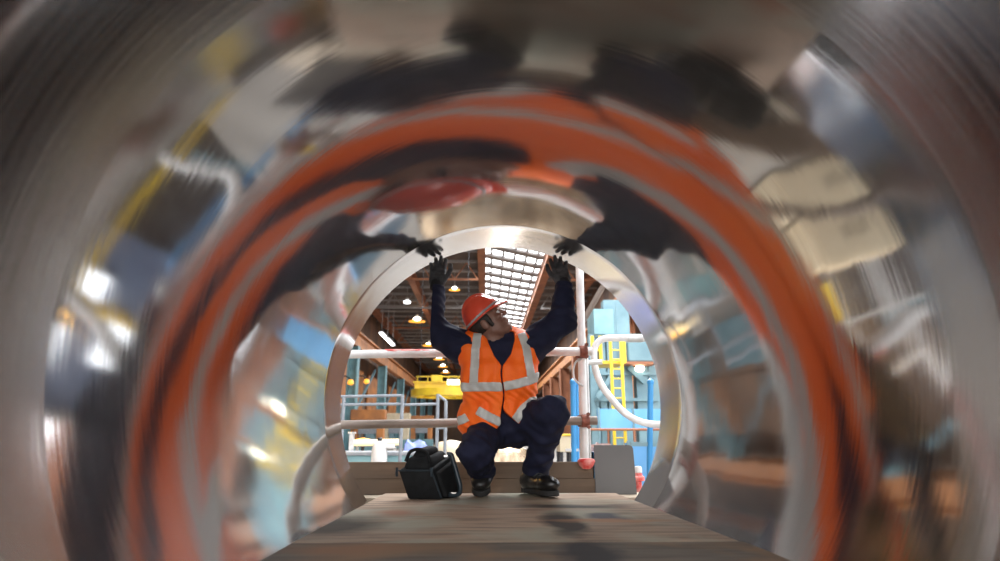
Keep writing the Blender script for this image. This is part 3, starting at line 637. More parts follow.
# lower blue panels
def panel(px0, py0, px1, py1, Y, dep, m, label, down=False):
    a, c = P(px0, py1, Y), P(px1, py0, Y)
    e = empty('barrier_panel', ((a.x+c.x)/2, Y, FZ), label, 'panel', 'blue barrier panels')
    MB().box((a.x, Y, FZ if down else a.z), (c.x, Y+dep, c.z)).build('sheet', m, e)
    for x in (a.x+0.04, (a.x+c.x)/2, c.x-0.04): MB().box((x-0.03, Y-0.05, FZ), (x+0.03, Y, c.z+0.03)).build('post', M['pale_blue'], e)
    return e
panel(598, 409, 668, 429, 18.0, 0.1, M['mid_blue'], 'upper blue barrier panel below the bent handrail')
panel(628, 443, 672, 490, 9.5, 0.1, M['mid_blue'], 'lower blue barrier panel beside the grey plate', True)
Yr = 15.0
e = empty('low_rail', (P(625, 430, Yr).x, Yr, FZ), 'thin rusty rail running across under the upper blue panel', 'rail')
MB().tube([P(580, 429.5, Yr), P(672, 429.5, Yr)], 0.03, 8).build('rail', M['rust_beam'], e, smooth=True)
for px in (582, 608, 634, 662): t = P(px, 429.5, Yr); MB().tube([(t.x, Yr, FZ), t], 0.025, 8).build('post', M['rust_beam'], e, smooth=True)
# yellow ladder with its landing
Yl = 19.5
e = empty('ladder', (P(615, 430, Yl).x, Yl, FZ), 'yellow steel ladder climbing the pale blue plant tower', 'ladder')
for px in (610, 620.5):
    t = P(px, 336, Yl); MB().bar((t.x, Yl, FZ), t, 0.09, 0.07, (0, 1, 0)).build('stile', M['yellow'], e)
xl, xr = P(610, 336, Yl).x, P(620.5, 336, Yl).x; z = FZ+0.25
while z < P(610, 340, Yl).z:
    MB().tube([(xl, Yl, z), (xr, Yl, z)], 0.022, 8).build('rung', M['yellow'], e); z += 0.3
a = P(598, 364, Yl+0.2); c = P(624, 361, Yl+0.2); MB().box((a.x, Yl+0.1, a.z), (c.x, Yl+1.4, c.z)).build('landing', M['yellow'], e)
for px in (592, 600, 623.5): 
    t = P(px, 336, Yl+0.3); MB().bar((t.x, Yl+0.3, P(px, 363, Yl+0.3).z), t, 0.10, 0.07, (0, 1, 0)).build('guard_post', M['yellow'], e)
MB().bar(P(590, 350, Yl+0.3), P(600, 350, Yl+0.3), 0.06, 0.07).build('guard_rail', M['yellow'], e)
# yellow box, scrap heap, slanting pipe
Y = 12.0; a, c = P(560, 452, Y), P(573, 436, Y)
e = empty('yellow_crate', ((a.x+c.x)/2, Y+0.3, FZ), 'yellow crate behind the knee, left of the blue posts', 'crate')
MB().box((a.x, Y, a.z), (c.x, Y+0.6, c.z)).build('body', M['cream'], e, bevel=0.01); MB().box((a.x-0.02, Y-0.02, c.z), (c.x+0.02, Y+0.62, c.z+0.04)).build('lid', M['yellow'], e, bevel=0.008)
for sx in (a.x+0.03, c.x-0.03):
    for sy in (Y+0.04, Y+0.56): MB().box((sx-0.03, sy-0.03, FZ), (sx+0.03, sy+0.03, a.z)).build('leg', M['dark'], e)
Y = 8.2; c0, c1 = P(590, 452, Y), P(631, 446, Y)
e = empty('scrap_skip', ((c0.x+c1.x)/2, Y+0.4, FZ), 'low skip of pinkish scrap showing over the grey plate', 'skip')
b = MB(); b.box((c0.x, Y, FZ), (c1.x, Y+0.05, c0.z)); b.box((c0.x, Y+0.75, FZ), (c1.x, Y+0.8, c0.z)); b.box((c0.x, Y, FZ), (c0.x+0.05, Y+0.8, c0.z)); b.box((c1.x-0.05, Y, FZ), (c1.x, Y+0.8, c0.z)); b.box((c0.x, Y, FZ), (c1.x, Y+0.8, FZ+0.05)); b.build('skip_body', M['mid_blue'], e)
b = MB(); rnd = random.Random(3)
for k in range(60):
    s_ = rnd.uniform(0.03, 0.07); px_, py_ = rnd.uniform(c0.x+0.1, c1.x-0.1), rnd.uniform(Y+0.1, Y+0.7); pz = c0.z-0.06+0.14*rnd.random()*(1-abs(2*(px_-c0.x)/(c1.x-c0.x)-1)**2)
    b.box((px_-s_, py_-s_*0.5, pz-s_*0.6), (px_+s_, py_+s_*0.5, pz+s_*0.6), Matrix.Rotation(rnd.uniform(0, 3), 3, 'Z') @ Matrix.Rotation(rnd.uniform(-0.5, 0.5), 3, 'X'))
b.box((c0.x+0.05, Y+0.05, FZ+0.06), (c1.x-0.05, Y+0.75, c0.z-0.05))
o = b.build('scrap_pieces', M['scrap'], e); o['kind'] = 'stuff'
Yq = YP+0.043; a, c = P(585.5, 317, Yq), P(612, 271, Yq)
tube_thing('scaffold_tube', [a-(c-a)*0.12, c+(c-a)*0.5], 0.0175, M['old_tube'], 'short slanting tube near the top of the white upright', 'scaffold tube', 'scaffold tubes')

# ------------------------------------------------------------------ things beside the pipe's end, seen mirrored in the bore
def cabinet(x0, y0, x1, y1, z0, z1, label):
    e = empty('cabinet', ((x0+x1)/2, (y0+y1)/2, z0), label, 'cabinet', 'stacked cream cabinets')
    MB().box((x0, y0, z0+0.05), (x1, y1, z1)).build('body', M['cream'], e, bevel=0.012)
    MB().box((x0+0.04, y0+0.04, z0), (x1-0.04, y1-0.04, z0+0.05)).build('plinth', M['dark'], e)
    xm = (x0+x1)/2
    for a, b_ in ((x0+0.03, xm-0.01), (xm+0.01, x1-0.03)):
        d = MB().box((a, y0-0.02, z0+0.09), (b_, y0, z1-0.05)).build('door', M['cream'], e, bevel=0.004)
        xx = b_-0.08 if b_ < xm else a+0.08
        MB().box((xx-0.015, y0-0.05, (z0+z1)/2-0.08), (xx+0.015, y0-0.02, (z0+z1)/2+0.08)).build('handle', M['dark'], d)
    return e
cabinet(-3.75, 6.6, -2.4, 7.4, FZ, -0.34, 'lower cream steel cabinet of the stacked pair left of the pipe')
cabinet(-3.6, 6.65, -2.5, 7.35, -0.338, 0.27, 'upper cream steel cabinet of the stacked pair left of the pipe')
M['work_lamp'] = emit('work_lamp_glass', (1.0, 0.55, 0.12), 45.0)
q = Vector((-2.98, 7.9, 2.18))
e = empty('work_lamp', (q.x, q.y, FZ), 'amber work lamp on a tall stand left of the pipe', 'lamp')
MB().lathe([(0.03, 0.12), (0.17, 0.1), (0.2, -0.06), (0.02, -0.09)], q, 'Z', 20).build('bulb', M['work_lamp'], e, smooth=True)
MB().lathe([(0.04, 0.2), (0.23, 0.12), (0.24, 0.1), (0.04, 0.14)], q, 'Z', 20).build('hood', M['dark'], e, smooth=True)
MB().tube([(q.x, q.y, FZ), (q.x, q.y, q.z)], 0.022, 10).build('pole', M['dark'], e, smooth=True)
for k in range(3): MB().tube([(q.x, q.y, FZ+0.6), (q.x+0.4*math.cos(k*2.09), q.y+0.4*math.sin(k*2.09), FZ+0.01)], 0.014, 8).build('leg', M['dark'], e, smooth=True)
# sloping white stair rails left of the pipe
for k, (a, c, lb) in enumerate((((-3.05, 8.5, 1.95), (-4.4, 8.6, 1.62), 'sloping white stair rail left of the pipe, nearer one'), ((-4.55, 8.7, 1.62), (-4.75, 8.8, 2.5), 'steep white stair rail left of the pipe, farther one'))):
    e = empty('stair_rail', (a[0], a[1], FZ), lb, 'rail', 'stair rails left of the pipe')
    MB().tube([a, c], 0.065, 12).build('rail', M['white_tube'], e, smooth=True)
    for t in (0.05, 0.5, 0.95):
        p_ = Vector(a).lerp(Vector(c), t); MB().tube([(p_.x, p_.y, FZ), p_], 0.03, 10).build('post', M['white_tube'], e, smooth=True)
# teal machine far left, near the pipe
def machine(x0, y0, x1, y1, z1, m, label, lit, side):
    e = empty('machine_cabinet', ((x0+x1)/2, (y0+y1)/2, FZ), label, 'machine')
    zp = FZ+0.15 if side > 0 else max(FZ+0.15, z1-1.9)
    MB().box((x0, y0, zp), (x1, y1, z1)).build('body', m, e, bevel=0.02)
    MB().box((x0+0.03, y0+0.03, FZ), (x1-0.03, y1-0.03, zp)).build('plinth', M['scale'], e)
    MB().box((x0-0.05, y0-0.05, z1), (x1+0.05, y1+0.05, z1+0.08)).build('top', M['galv'], e, bevel=0.01)
    xf = x1 if side > 0 else x0
    for (a, b_, za, zb_, mm) in lit:
        MB().box((xf-0.01, a, za), (xf+0.01, b_, zb_)).build('window', mm, e)
        MB().box((xf-0.02, a-0.04, za-0.04), (xf+0.005 if side < 0 else xf+0.02, b_+0.04, za)).build('sill', M['dark'], e)
    return e
M['screen'] = emit('lit_cabinet_window', (0.88, 0.94, 1.0), 2.6)
machine(4.2, 6.6, 5.2, 12.2, 2.55, M['slate_blue'], 'blue machine cabinet with bright lit windows, mirrored in the left of the bore',
        ((7.6, 8.5, 1.75, 2.35, M['screen']), (8.0, 8.7, 1.15, 1.5, M['screen']), (9.3, 10.2, 1.5, 2.05, M['screen'])), -1)
machine(-7.0, 9.5, -5.8, 14, 1.0, M['scale'], 'grey machine cabinet well left of the pipe', ((10.2, 11, 0.2, 1.0, M['dark']), (12, 13.4, 0.2, 1.0, M['yellow'])), 1)
machine(6.4, 13.5, 7.4, 18.5, 2.0, M['pale_blue'], 'tall pale blue machine cabinet well right of the pipe', ((14, 15, 0.2, 1.2, M['screen']), (16, 17.5, 0.2, 1.2, M['yellow'])), -1)
# yellow handrail with a small amber beacon on its end
e = empty('yellow_barrier', (2.05, 6.0, FZ), 'tall yellow handrail running along the right of the pipe', 'barrier')
MB().tube([(1.98, 4.9, 1.02), (2.05, 7.1, 1.13)], 0.035, 12).build('rail', M['yellow'], e, smooth=True)
for k in (0, 3): MB().tube([(1.983+k*0.0215, 5.0+k*0.68, FZ), (1.983+k*0.0215, 5.0+k*0.68, 1.02+k*0.034)], 0.03, 10).build('post', M['yellow'], e, smooth=True)
q = Vector((1.98, 4.98, 1.128))
e = empty('beacon', (q.x, q.y, q.z-0.065), 'small amber beacon on the near end of the yellow handrail', 'lamp')
MB().lathe([(0.05, -0.065), (0.05, -0.03), (0.045, -0.03)], q, 'Z', 16).build('base', M['dark'], e, smooth=True)
MB().lathe([(0.044, -0.03), (0.044, 0.05), (0.02, 0.08), (0.004, 0.082)], q, 'Z', 16).build('lens', M['work_lamp'], e, smooth=True)
# ------------------------------------------------------------------ smooth bodies: distance fields turned into one continuous mesh
def axis(a, b, h, fine=(), hf=0.003):
    """grid positions from a to b every h, every hf inside the fine stretches"""
    out = [a]
    while out[-1] < b:
        q = out[-1]; out.append(q+(hf if any(f0-h < q < f1 for f0, f1 in fine) else h))
    return np.array(out)
def surf(fn, lo, hi, h, fine=None, hf=0.003):
    AXS = [axis(lo[i], hi[i], h, fine[i] if fine else (), hf) for i in range(3)]
    nx, ny, nz = [len(a) for a in AXS]
    xs = AXS[0].astype(np.float32)[:, None, None]; ys = AXS[1].astype(np.float32)[None, :, None]; zs = AXS[2].astype(np.float32)[None, None, :]
    X, Y, Z = np.broadcast_arrays(xs, ys, zs)
    D = np.asarray(fn(X, Y, Z), dtype=np.float32)
    ins = D < 0
    cnt = np.zeros((nx-1, ny-1, nz-1), np.int8)
    for a in (0, 1):
        for b in (0, 1):
            for c in (0, 1): cnt += ins[a:nx-1+a, b:ny-1+b, c:nz-1+c]
    act = (cnt > 0) & (cnt < 8)
    idx = -np.ones(act.shape, np.int64); ia = np.argwhere(act); idx[act] = np.arange(len(ia))
    acc = np.zeros((len(ia), 3)); num = np.zeros(len(ia))
    cor = [(a, b, c) for a in (0, 1) for b in (0, 1) for c in (0, 1)]
    for p in cor:
        for ax in range(3):
            if p[ax]: continue
            q = list(p); q[ax] = 1
            d0 = D[ia[:, 0]+p[0], ia[:, 1]+p[1], ia[:, 2]+p[2]]; d1 = D[ia[:, 0]+q[0], ia[:, 1]+q[1], ia[:, 2]+q[2]]
            s = (d0 < 0) != (d1 < 0); t = np.where(s, d0/np.where(s, d0-d1, 1), 0)
            pos = np.tile(np.array(p, float), (len(ia), 1)); pos[:, ax] += t
            acc[s] += pos[s]; num[s] += 1
    fr = acc/num[:, None]; V = np.stack([AXS[k][ia[:, k]]*(1-fr[:, k])+AXS[k][ia[:, k]+1]*fr[:, k] for k in range(3)], 1)
    Fs = []
    for ax in range(3):
        sl0 = [slice(None)]*3; sl1 = [slice(None)]*3; sl0[ax] = slice(0, -1); sl1[ax] = slice(1, None)
        a0, a1 = ins[tuple(sl0)], ins[tuple(sl1)]
        e = np.argwhere(a0 != a1); fl = a0[tuple(e.T)]
        u, v = (ax+1) % 3, (ax+2) % 3
        ok = (e[:, u] > 0) & (e[:, v] > 0) & (e[:, u] < D.shape[u]-1) & (e[:, v] < D.shape[v]-1)
        e, fl = e[ok], fl[ok]
        def cell(du, dv):
            q = e.copy(); q[:, u] -= du; q[:, v] -= dv; return idx[tuple(q.T)]
        quad = np.stack([cell(1, 1), cell(0, 1), cell(0, 0), cell(1, 0)], 1)
        quad[~fl] = quad[~fl][:, ::-1]
        Fs.append(quad)
    return V, np.concatenate(Fs)
def mesh_from(name, VF, m, parent, smooth=2, keep_largest=False):
    V, Fc = VF
    me = bpy.data.meshes.new(name); o = bpy.data.objects.new(name, me); C.objects.link(o)
    base = np.array(parent['_o']) if parent is not None else 0
    for _ in range(smooth):                          # light relaxation
        A = np.zeros_like(V); n = np.zeros(len(V))
        for i in range(4):
            j = Fc[:, (i+1) % 4]; np.add.at(A, Fc[:, i], V[j]); np.add.at(n, Fc[:, i], 1); np.add.at(A, j, V[Fc[:, i]]); np.add.at(n, j, 1)
        V = V*0.5+0.5*A/np.maximum(n, 1)[:, None]
    me.from_pydata((V-base).tolist(), [], Fc.tolist()); me.materials.append(m)
    me.polygons.foreach_set('use_smooth', [True]*len(me.polygons)); me.update()
    if keep_largest:
        bm = bmesh.new(); bm.from_mesh(me); seen = set(); best = []
        for v in bm.verts:
            if v.index in seen: continue
            st = [v]; isl = []; seen.add(v.index)
            while st:
                q = st.pop(); isl.append(q)
                for ed in q.link_edges:
                    u = ed.other_vert(q)
                    if u.index not in seen: seen.add(u.index); st.append(u)
            if len(isl) > len(best): best = isl
        keep = set(x.index for x in best); bmesh.ops.delete(bm, geom=[x for x in bm.verts if x.index not in keep], context='VERTS'); bm.to_mesh(me); bm.free()
    o.parent = parent; o['_o'] = tuple(base)
    return o
def cap(X, Y, Z, a, b, ra, rb):
    ax, ay, az = a; bx, by, bz = b[0]-ax, b[1]-ay, b[2]-az
    L = bx*bx+by*by+bz*bz+1e-12
    t = np.clip(((X-ax)*bx+(Y-ay)*by+(Z-az)*bz)/L, 0, 1)
    return np.sqrt((X-ax-t*bx)**2+(Y-ay-t*by)**2+(Z-az-t*bz)**2)-(ra+(rb-ra)*t)
def ell(X, Y, Z, c, r, B=None):
    dx, dy, dz = X-c[0], Y-c[1], Z-c[2]
    if B is not None: dx, dy, dz = [dx*b[0]+dy*b[1]+dz*b[2] for b in B]
    k0 = np.sqrt((dx/r[0])**2+(dy/r[1])**2+(dz/r[2])**2); k1 = np.sqrt((dx/r[0]**2)**2+(dy/r[1]**2)**2+(dz/r[2]**2)**2)+1e-9
    return k0*(k0-1)/k1
def rbox(X, Y, Z, c, hs, r, B=None):
    dx, dy, dz = X-c[0], Y-c[1], Z-c[2]
    if B is not None: dx, dy, dz = [dx*b[0]+dy*b[1]+dz*b[2] for b in B]
    qx, qy, qz = np.abs(dx)-hs[0]+r, np.abs(dy)-hs[1]+r, np.abs(dz)-hs[2]+r
    return np.sqrt(np.maximum(qx, 0)**2+np.maximum(qy, 0)**2+np.maximum(qz, 0)**2)+np.minimum(np.maximum(qx, np.maximum(qy, qz)), 0)-r
def su(a, b, k):
    h = np.clip(0.5+0.5*(b-a)/k, 0, 1); return b*(1-h)+a*h-k*h*(1-h)
def sus(l, k):
    d = l[0]
    for q in l[1:]: d = su(d, q, k)
    return d
def chain(X, Y, Z, pts, rs, k=0.02): return sus([cap(X, Y, Z, pts[i], pts[i+1], rs[i], rs[i+1]) for i in range(len(pts)-1)], k)
def folds(X, Y, Z, amp, f, seed):
    r = np.random.RandomState(seed); d = 0
    for i in range(4):
        v = r.normal(size=3); v /= np.linalg.norm(v); d = d+np.sin((X*v[0]+Y*v[1]+Z*v[2])*f*(0.7+0.5*i)+r.rand()*6+1.5*np.sin((X*v[1]+Y*v[2]+Z*v[0])*f*0.4))
    return amp*d/2

# ------------------------------------------------------------------ the worker
PO = Vector((0.08, 3.2, 0.0))
per = empty('person', PO, 'crouching worker in red helmet and orange vest, gloved hands raised to the rim', 'person')
V3 = lambda *a: np.array(P(*a))
A_sh, A_el, A_wr = V3(464, 348, 3.16), V3(429.5, 328, 3.10), V3(436.5, 286.5, 3.14)
B_sh, B_el, B_wr = V3(529, 348, 3.16), V3(562, 321, 3.10), V3(564, 284.8, 3.15)
neck, chest, waist, pelv = V3(496, 341, 3.15), V3(500, 369, 3.17), V3(502, 403, 3.22), V3(503, 424, 3.26)
A_hip, A_kn, A_an = V3(489, 428, 3.24), V3(476, 449, 2.95), V3(483, 479, 3.17)
B_hip, B_kn, B_an = V3(519, 426, 3.24), V3(552, 413, 2.99), V3(536, 478, 3.21)
A_an[2] = 0.10; B_an[2] = 0.098
A_toe = np.array([A_an[0]-0.01, 3.08, 0.044]); B_toe = np.array(B_an+np.array([0.055, -0.165, -0.060])); B_heel = np.array([B_an[0]-0.035, B_an[1]+0.03, 0.038])
A_heel = np.array([A_an[0], 3.20, 0.085])
# head frame
Fv = np.array([0.76, -0.24, 0.64]); Fv /= np.linalg.norm(Fv)
Sv = np.cross(Fv, np.array([-0.50, -0.10, 0.84])); Sv /= np.linalg.norm(Sv); Uv = np.cross(Sv, Fv)
Ho = V3(487.5, 322, 3.12)
HB = (Fv, Sv, Uv)
hd = lambda f, s, u: Ho+Fv*f+Sv*s+Uv*u
KH = 0.92
def hscale(fn): return lambda X, Y, Z: fn(Ho[0]+(X-Ho[0])/KH, Ho[1]+(Y-Ho[1])/KH, Ho[2]+(Z-Ho[2])/KH)*KH
@hscale
def head_sdf(X, Y, Z):
    d = ell(X, Y, Z, hd(-0.008, 0, 0.033), (0.094, 0.076, 0.094), HB)
    d = su(d, ell(X, Y, Z, hd(0.030, 0, -0.042), (0.056, 0.056, 0.074), HB), 0.03)
    d = su(d, cap(X, Y, Z, hd(0.0, 0.048, -0.06), hd(0.058, 0.014, -0.102), 0.018, 0.018), 0.03)
    d = su(d, cap(X, Y, Z, hd(0.0, -0.048, -0.06), hd(0.058, -0.014, -0.102), 0.018, 0.018), 0.03)
    d = su(d, ell(X, Y, Z, hd(0.068, 0, -0.099), (0.019, 0.021, 0.017), HB), 0.02)          # chin
    d = su(d, cap(X, Y, Z, hd(0.088, -0.04, 0.022), hd(0.088, 0.04, 0.022), 0.011, 0.011), 0.02)  # brow
    for s in (-1, 1):
        d = np.maximum(d, -ell(X, Y, Z, hd(0.098, s*0.031, 0.002), (0.016, 0.017, 0.011), HB))   # eye sockets
        d = su(d, ell(X, Y, Z, hd(0.072, s*0.045, -0.022), (0.02, 0.018, 0.016), HB), 0.02)      # cheekbones
        d = su(d, ell(X, Y, Z, hd(-0.012, s*0.078, -0.008), (0.020, 0.009, 0.030), HB), 0.008)   # ears
    d = su(d, cap(X, Y, Z, hd(0.088, 0, 0.010), hd(0.110, 0, -0.024), 0.008, 0.0105), 0.012)     # nose
    for s in (-1, 1): d = su(d, ell(X, Y, Z, hd(0.098, s*0.011, -0.028), (0.010, 0.008, 0.008), HB), 0.006)
    d = su(d, cap(X, Y, Z, hd(0.088, -0.018, -0.053), hd(0.088, 0.018, -0.053), 0.0085, 0.0085), 0.007)   # lips
    d = su(d, cap(X, Y, Z, hd(0.085, -0.015, -0.068), hd(0.085, 0.015, -0.068), 0.009, 0.009), 0.007)
    d = np.maximum(d, -cap(X, Y, Z, hd(0.098, -0.022, -0.0605), hd(0.098, 0.022, -0.0605), 0.004, 0.004))
    return d
nk_top = hd(-0.025, 0, -0.06)
def torso_sdf(X, Y, Z, g=0.0):
    d = ell(X, Y, Z, chest+np.array([0, 0, 0.0]), (0.165, 0.105, 0.19))
    d = su(d, ell(X, Y, Z, waist, (0.145, 0.098, 0.15)), 0.06)
    d = su(d, ell(X, Y, Z, pelv+np.array([0, 0, 0.0]), (0.165, 0.115, 0.11)), 0.06)
    d = su(d, cap(X, Y, Z, A_sh+np.array([0.02, 0, 0.0]), B_sh+np.array([-0.02, 0, 0.0]), 0.062, 0.062), 0.06)
    return d-g
def body_sdf(X, Y, Z):
    d = torso_sdf(X, Y, Z, -0.012)
    d = su(d, chain(X, Y, Z, [A_sh, A_el, A_wr], [0.052, 0.040, 0.026], 0.02), 0.03)
    d = su(d, chain(X, Y, Z, [B_sh, B_el, B_wr], [0.052, 0.040, 0.026], 0.02), 0.03)
    d = su(d, cap(X, Y, Z, neck+np.array([0, 0.01, -0.03]), nk_top, 0.056, 0.052), 0.03)
    for hp_, kn, an, toe, heel in ((A_hip, A_kn, A_an, A_toe, A_heel), (B_hip, B_kn, B_an, B_toe, B_heel)):
        d = su(d, chain(X, Y, Z, [hp_, kn, an], [0.078, 0.052, 0.036], 0.02), 0.04)
        d = su(d, chain(X, Y, Z, [heel+np.array([0, 0, 0.012]), toe+np.array([0, 0, 0.008])], [0.026, 0.022], 0.02), 0.02)
    for hand in (HA, HBk): d = su(d, hand_sdf(X, Y, Z, hand, -0.004), 0.01)
    return su(d, head_sdf(X, Y, Z), 0.015)
# hands: wrist, finger direction u, thumb side v, palm normal n, bends of the fingers
def hand_frame(wr, u, v):
    u = np.array(u, float); u /= np.linalg.norm(u); v = np.array(v, float); v -= u*np.dot(u, v); v /= np.linalg.norm(v)
    n = np.cross(u, v); n *= -1 if n[1] > 0 else 1
    return wr, u, v, n
HA = hand_frame(A_wr+np.array([0.0, 0, 0.004]), (0.04, 0.30, 1.0), (1, 0.0, 0))
HBk = hand_frame(B_wr+np.array([0.0, 0, 0.004]), (-0.20, 0.32, 1.0), (-1, 0.0, 0.0))
FING = ((0.030, 0.088, (0.030, 0.022, 0.018), 0.10, 0.10), (0.010, 0.092, (0.034, 0.025, 0.019), 0.03, 0.35), (-0.011, 0.089, (0.031, 0.023, 0.018), -0.03, 0.55), (-0.031, 0.080, (0.024, 0.017, 0.015), -0.12, 0.75))
def finger_pts(hand, f):
    wr, u, v, n = hand; off, ln, seg, spl, bend = f
    p = wr+u*ln+v*off; pts = [wr+u*(ln-0.03)+v*off*0.9, p]; a = bend*0.25
    for s in seg:
        dr = (u*math.cos(a)+n*math.sin(a)); dr = dr*math.cos(spl)+v*math.sin(spl); p = p+dr*s; pts.append(p); a += bend
    return pts
def hand_sdf(X, Y, Z, hand, g):
    wr, u, v, n = hand; B = (u, v, n)
    d = rbox(X, Y, Z, wr+u*0.052, (0.045+g, 0.041+g, 0.017+g), 0.014, B)
    d = su(d, ell(X, Y, Z, wr+u*0.035+v*0.026+n*0.008, (0.032+g, 0.019+g, 0.017+g), B), 0.012)
    d = su(d, cap(X, Y, Z, wr-u*0.015, wr+u*0.03, 0.027+g, 0.028+g), 0.015)
    for f in FING:
        pts = finger_pts(hand, f); r = 0.0105+g; d = su(d, chain(X, Y, Z, pts, [r*1.02, r, r*0.96, r*0.92, r*0.85], 0.003), 0.005)
    t0 = wr+u*0.028+v*0.032+n*0.006; t1 = t0+u*0.030+v*0.026+n*0.012; t2 = t1+u*0.030+v*0.010+n*0.008; t3 = t2+u*0.024-v*0.001+n*0.003
    d = su(d, chain(X, Y, Z, [t0, t1, t2, t3], [0.0145+g, 0.0125+g, 0.0115+g, 0.0095+g], 0.003), 0.006)
    return d
mesh_from('body', surf(body_sdf, (-0.34, 2.84, -0.01), (0.48, 3.42, 1.30), 0.007, [[(Ho[0]-0.03, Ho[0]+0.135)], [(Ho[1]-0.10, Ho[1]+0.05)], [(Ho[2]-0.06, Ho[2]+0.10)]], 0.0028), M['skin'], per, 1, True)
for s in (-1, 1):
    b = MB(); b.lathe([(0.0108*math.sin(PI*k/8), -0.0108*math.cos(PI*k/8)) for k in range(9)], hd(0.081*KH, s*0.031*KH, 0.002*KH), 'Z', 16); eo = b.build('eye', M['eye'], per, smooth=True)
    b = MB(); b.lathe([(0.0055*math.sin(PI*k/8), -0.0055*math.cos(PI*k/8)) for k in range(9)], hd((0.081+0.0075)*KH, s*0.031*KH, 0.003*KH), 'Z', 12); b.build('iris', M['hair'], eo, smooth=True)
# hair below the helmet
@hscale
def hair_sdf(X, Y, Z):
    d = ell(X, Y, Z, hd(-0.010, 0, 0.033), (0.099, 0.080, 0.099), HB)
    dx = (X-Ho[0])*Fv[0]+(Y-Ho[1])*Fv[1]+(Z-Ho[2])*Fv[2]; du = (X-Ho[0])*Uv[0]+(Y-Ho[1])*Uv[1]+(Z-Ho[2])*Uv[2]
    d = np.maximum(d, -du-0.045); d = np.maximum(d, dx-0.035)
    d = np.maximum(d, du-0.034)
    for s in (-1, 1):
        sb = rbox(X, Y, Z, hd(0.020, s*0.071, -0.006), (0.011, 0.007, 0.036), 0.006, HB); d = np.minimum(d, sb)
        d = np.maximum(d, -ell(X, Y, Z, hd(-0.010, s*0.080, -0.022), (0.024, 0.02, 0.032), HB))
    return d+folds(X, Y, Z, 0.0012, 500, 4)
mesh_from('hair', surf(hair_sdf, Ho-0.16, Ho+0.16, 0.0045), M['hair'], per, 1)
# helmet
def helmet_sdf(X, Y, Z, which):
    dx, dy, dz = X-Ho[0], Y-Ho[1], Z-Ho[2]
    f = dx*Fv[0]+dy*Fv[1]+dz*Fv[2]; s = dx*Sv[0]+dy*Sv[1]+dz*Sv[2]; u = dx*Uv[0]+dy*Uv[1]+dz*Uv[2]
    c = hd(0.004, 0, 0.042)
    if which == 'shell':
        d = ell(X, Y, Z, c, (0.112, 0.104, 0.120), HB)
        rid = ell(X, Y, Z, hd(0.004, 0, 0.048), (0.112, 0.020, 0.127), HB); d = su(d, rid, 0.004)
        for q in (-1, 1): d = su(d, ell(X, Y, Z, hd(0.002, q*0.045, 0.052), (0.100, 0.009, 0.112), HB), 0.004)
        inn = ell(X, Y, Z, c, (0.098, 0.091, 0.106), HB)
        d = np.maximum(np.maximum(d, -inn), 0.036-u)
        rim = np.maximum(np.abs(u-0.038)-0.005, ell(X, Y, Z, hd(0.004, 0, 0.038), (0.119, 0.111, 0.13), HB)); rim = np.maximum(rim, -ell(X, Y, Z, hd(0.004, 0, 0.038), (0.107, 0.099, 0.12), HB)); d = np.minimum(d, rim)
        pk = np.maximum(np.abs(u-0.036+0.25*np.maximum(f-0.08, 0))-0.0045, ell(X, Y, Z, hd(0.048, 0, 0.036), (0.120, 0.088, 0.1), HB)); pk = np.maximum(pk, 0.06-f); pk = np.maximum(pk, -ell(X, Y, Z, c, (0.104, 0.094, 0.116), HB))
        return su(d, pk, 0.006)
    if which == 'strap':                                   # grey goggle strap round the helmet's edge
        d = np.maximum(ell(X, Y, Z, c, (0.1165, 0.1085, 0.126), HB), -ell(X, Y, Z, c, (0.111, 0.103, 0.119), HB))
        return np.maximum(d, np.abs(u-0.050-0.02*f)-0.007)
hel = mesh_from('helmet', surf(hscale(lambda X, Y, Z: helmet_sdf(X, Y, Z, 'shell')), Ho-0.23, Ho+0.23, 0.0042), M['helmet'], per, 2)
st = mesh_from('strap', surf(hscale(lambda X, Y, Z: helmet_sdf(X, Y, Z, 'strap')), Ho-0.2, Ho+0.2, 0.0036), M['strap'], hel, 1)
st['label'] = 'grey strap round the helmet'
# jacket
def arms_sdf(X, Y, Z, g):
    ea = A_wr+(A_el-A_wr)*0.07; eb = B_wr+(B_el-B_wr)*0.07
    a = chain(X, Y, Z, [A_sh, A_el, ea], [0.088+g, 0.071+g, 0.049+g], 0.03); b = chain(X, Y, Z, [B_sh, B_el, eb], [0.086+g, 0.068+g, 0.049+g], 0.03)
    za = (X-ea[0])*(A_el-A_wr)[0]+(Y-ea[1])*(A_el-A_wr)[1]+(Z-ea[2])*(A_el-A_wr)[2]; a = np.maximum(a, -za/np.linalg.norm(A_el-A_wr)-0.012)
    zb_ = (X-eb[0])*(B_el-B_wr)[0]+(Y-eb[1])*(B_el-B_wr)[1]+(Z-eb[2])*(B_el-B_wr)[2]; b = np.maximum(b, -zb_/np.linalg.norm(B_el-B_wr)-0.012)
    return np.minimum(a, b)
zn = neck[2]
def jacket_sdf(X, Y, Z):
    d = su(torso_sdf(X, Y, Z, 0.008), arms_sdf(X, Y, Z, 0), 0.03)+folds(X, Y, Z, 0.0045, 60, 5)
    col = np.maximum(cap(X, Y, Z, neck+np.array([0, 0.015, -0.06]), neck+np.array([-0.005, 0.012, 0.025]), 0.080, 0.072), Z-zn-0.012+0.35*(neck[1]+0.0-Y)*1.0)
    col = np.maximum(col, -cap(X, Y, Z, neck+np.array([0, 0.01, -0.03]), nk_top+np.array([0, 0, 0.05]), 0.060, 0.060))
    d = su(d, col, 0.01)
    d = np.maximum(d, -cap(X, Y, Z, neck+np.array([0, -0.012, -0.035]), nk_top+np.array([0.01, -0.02, 0.02]), 0.042, 0.060))
    return np.maximum(d, pelv[2]-Z-0.02)
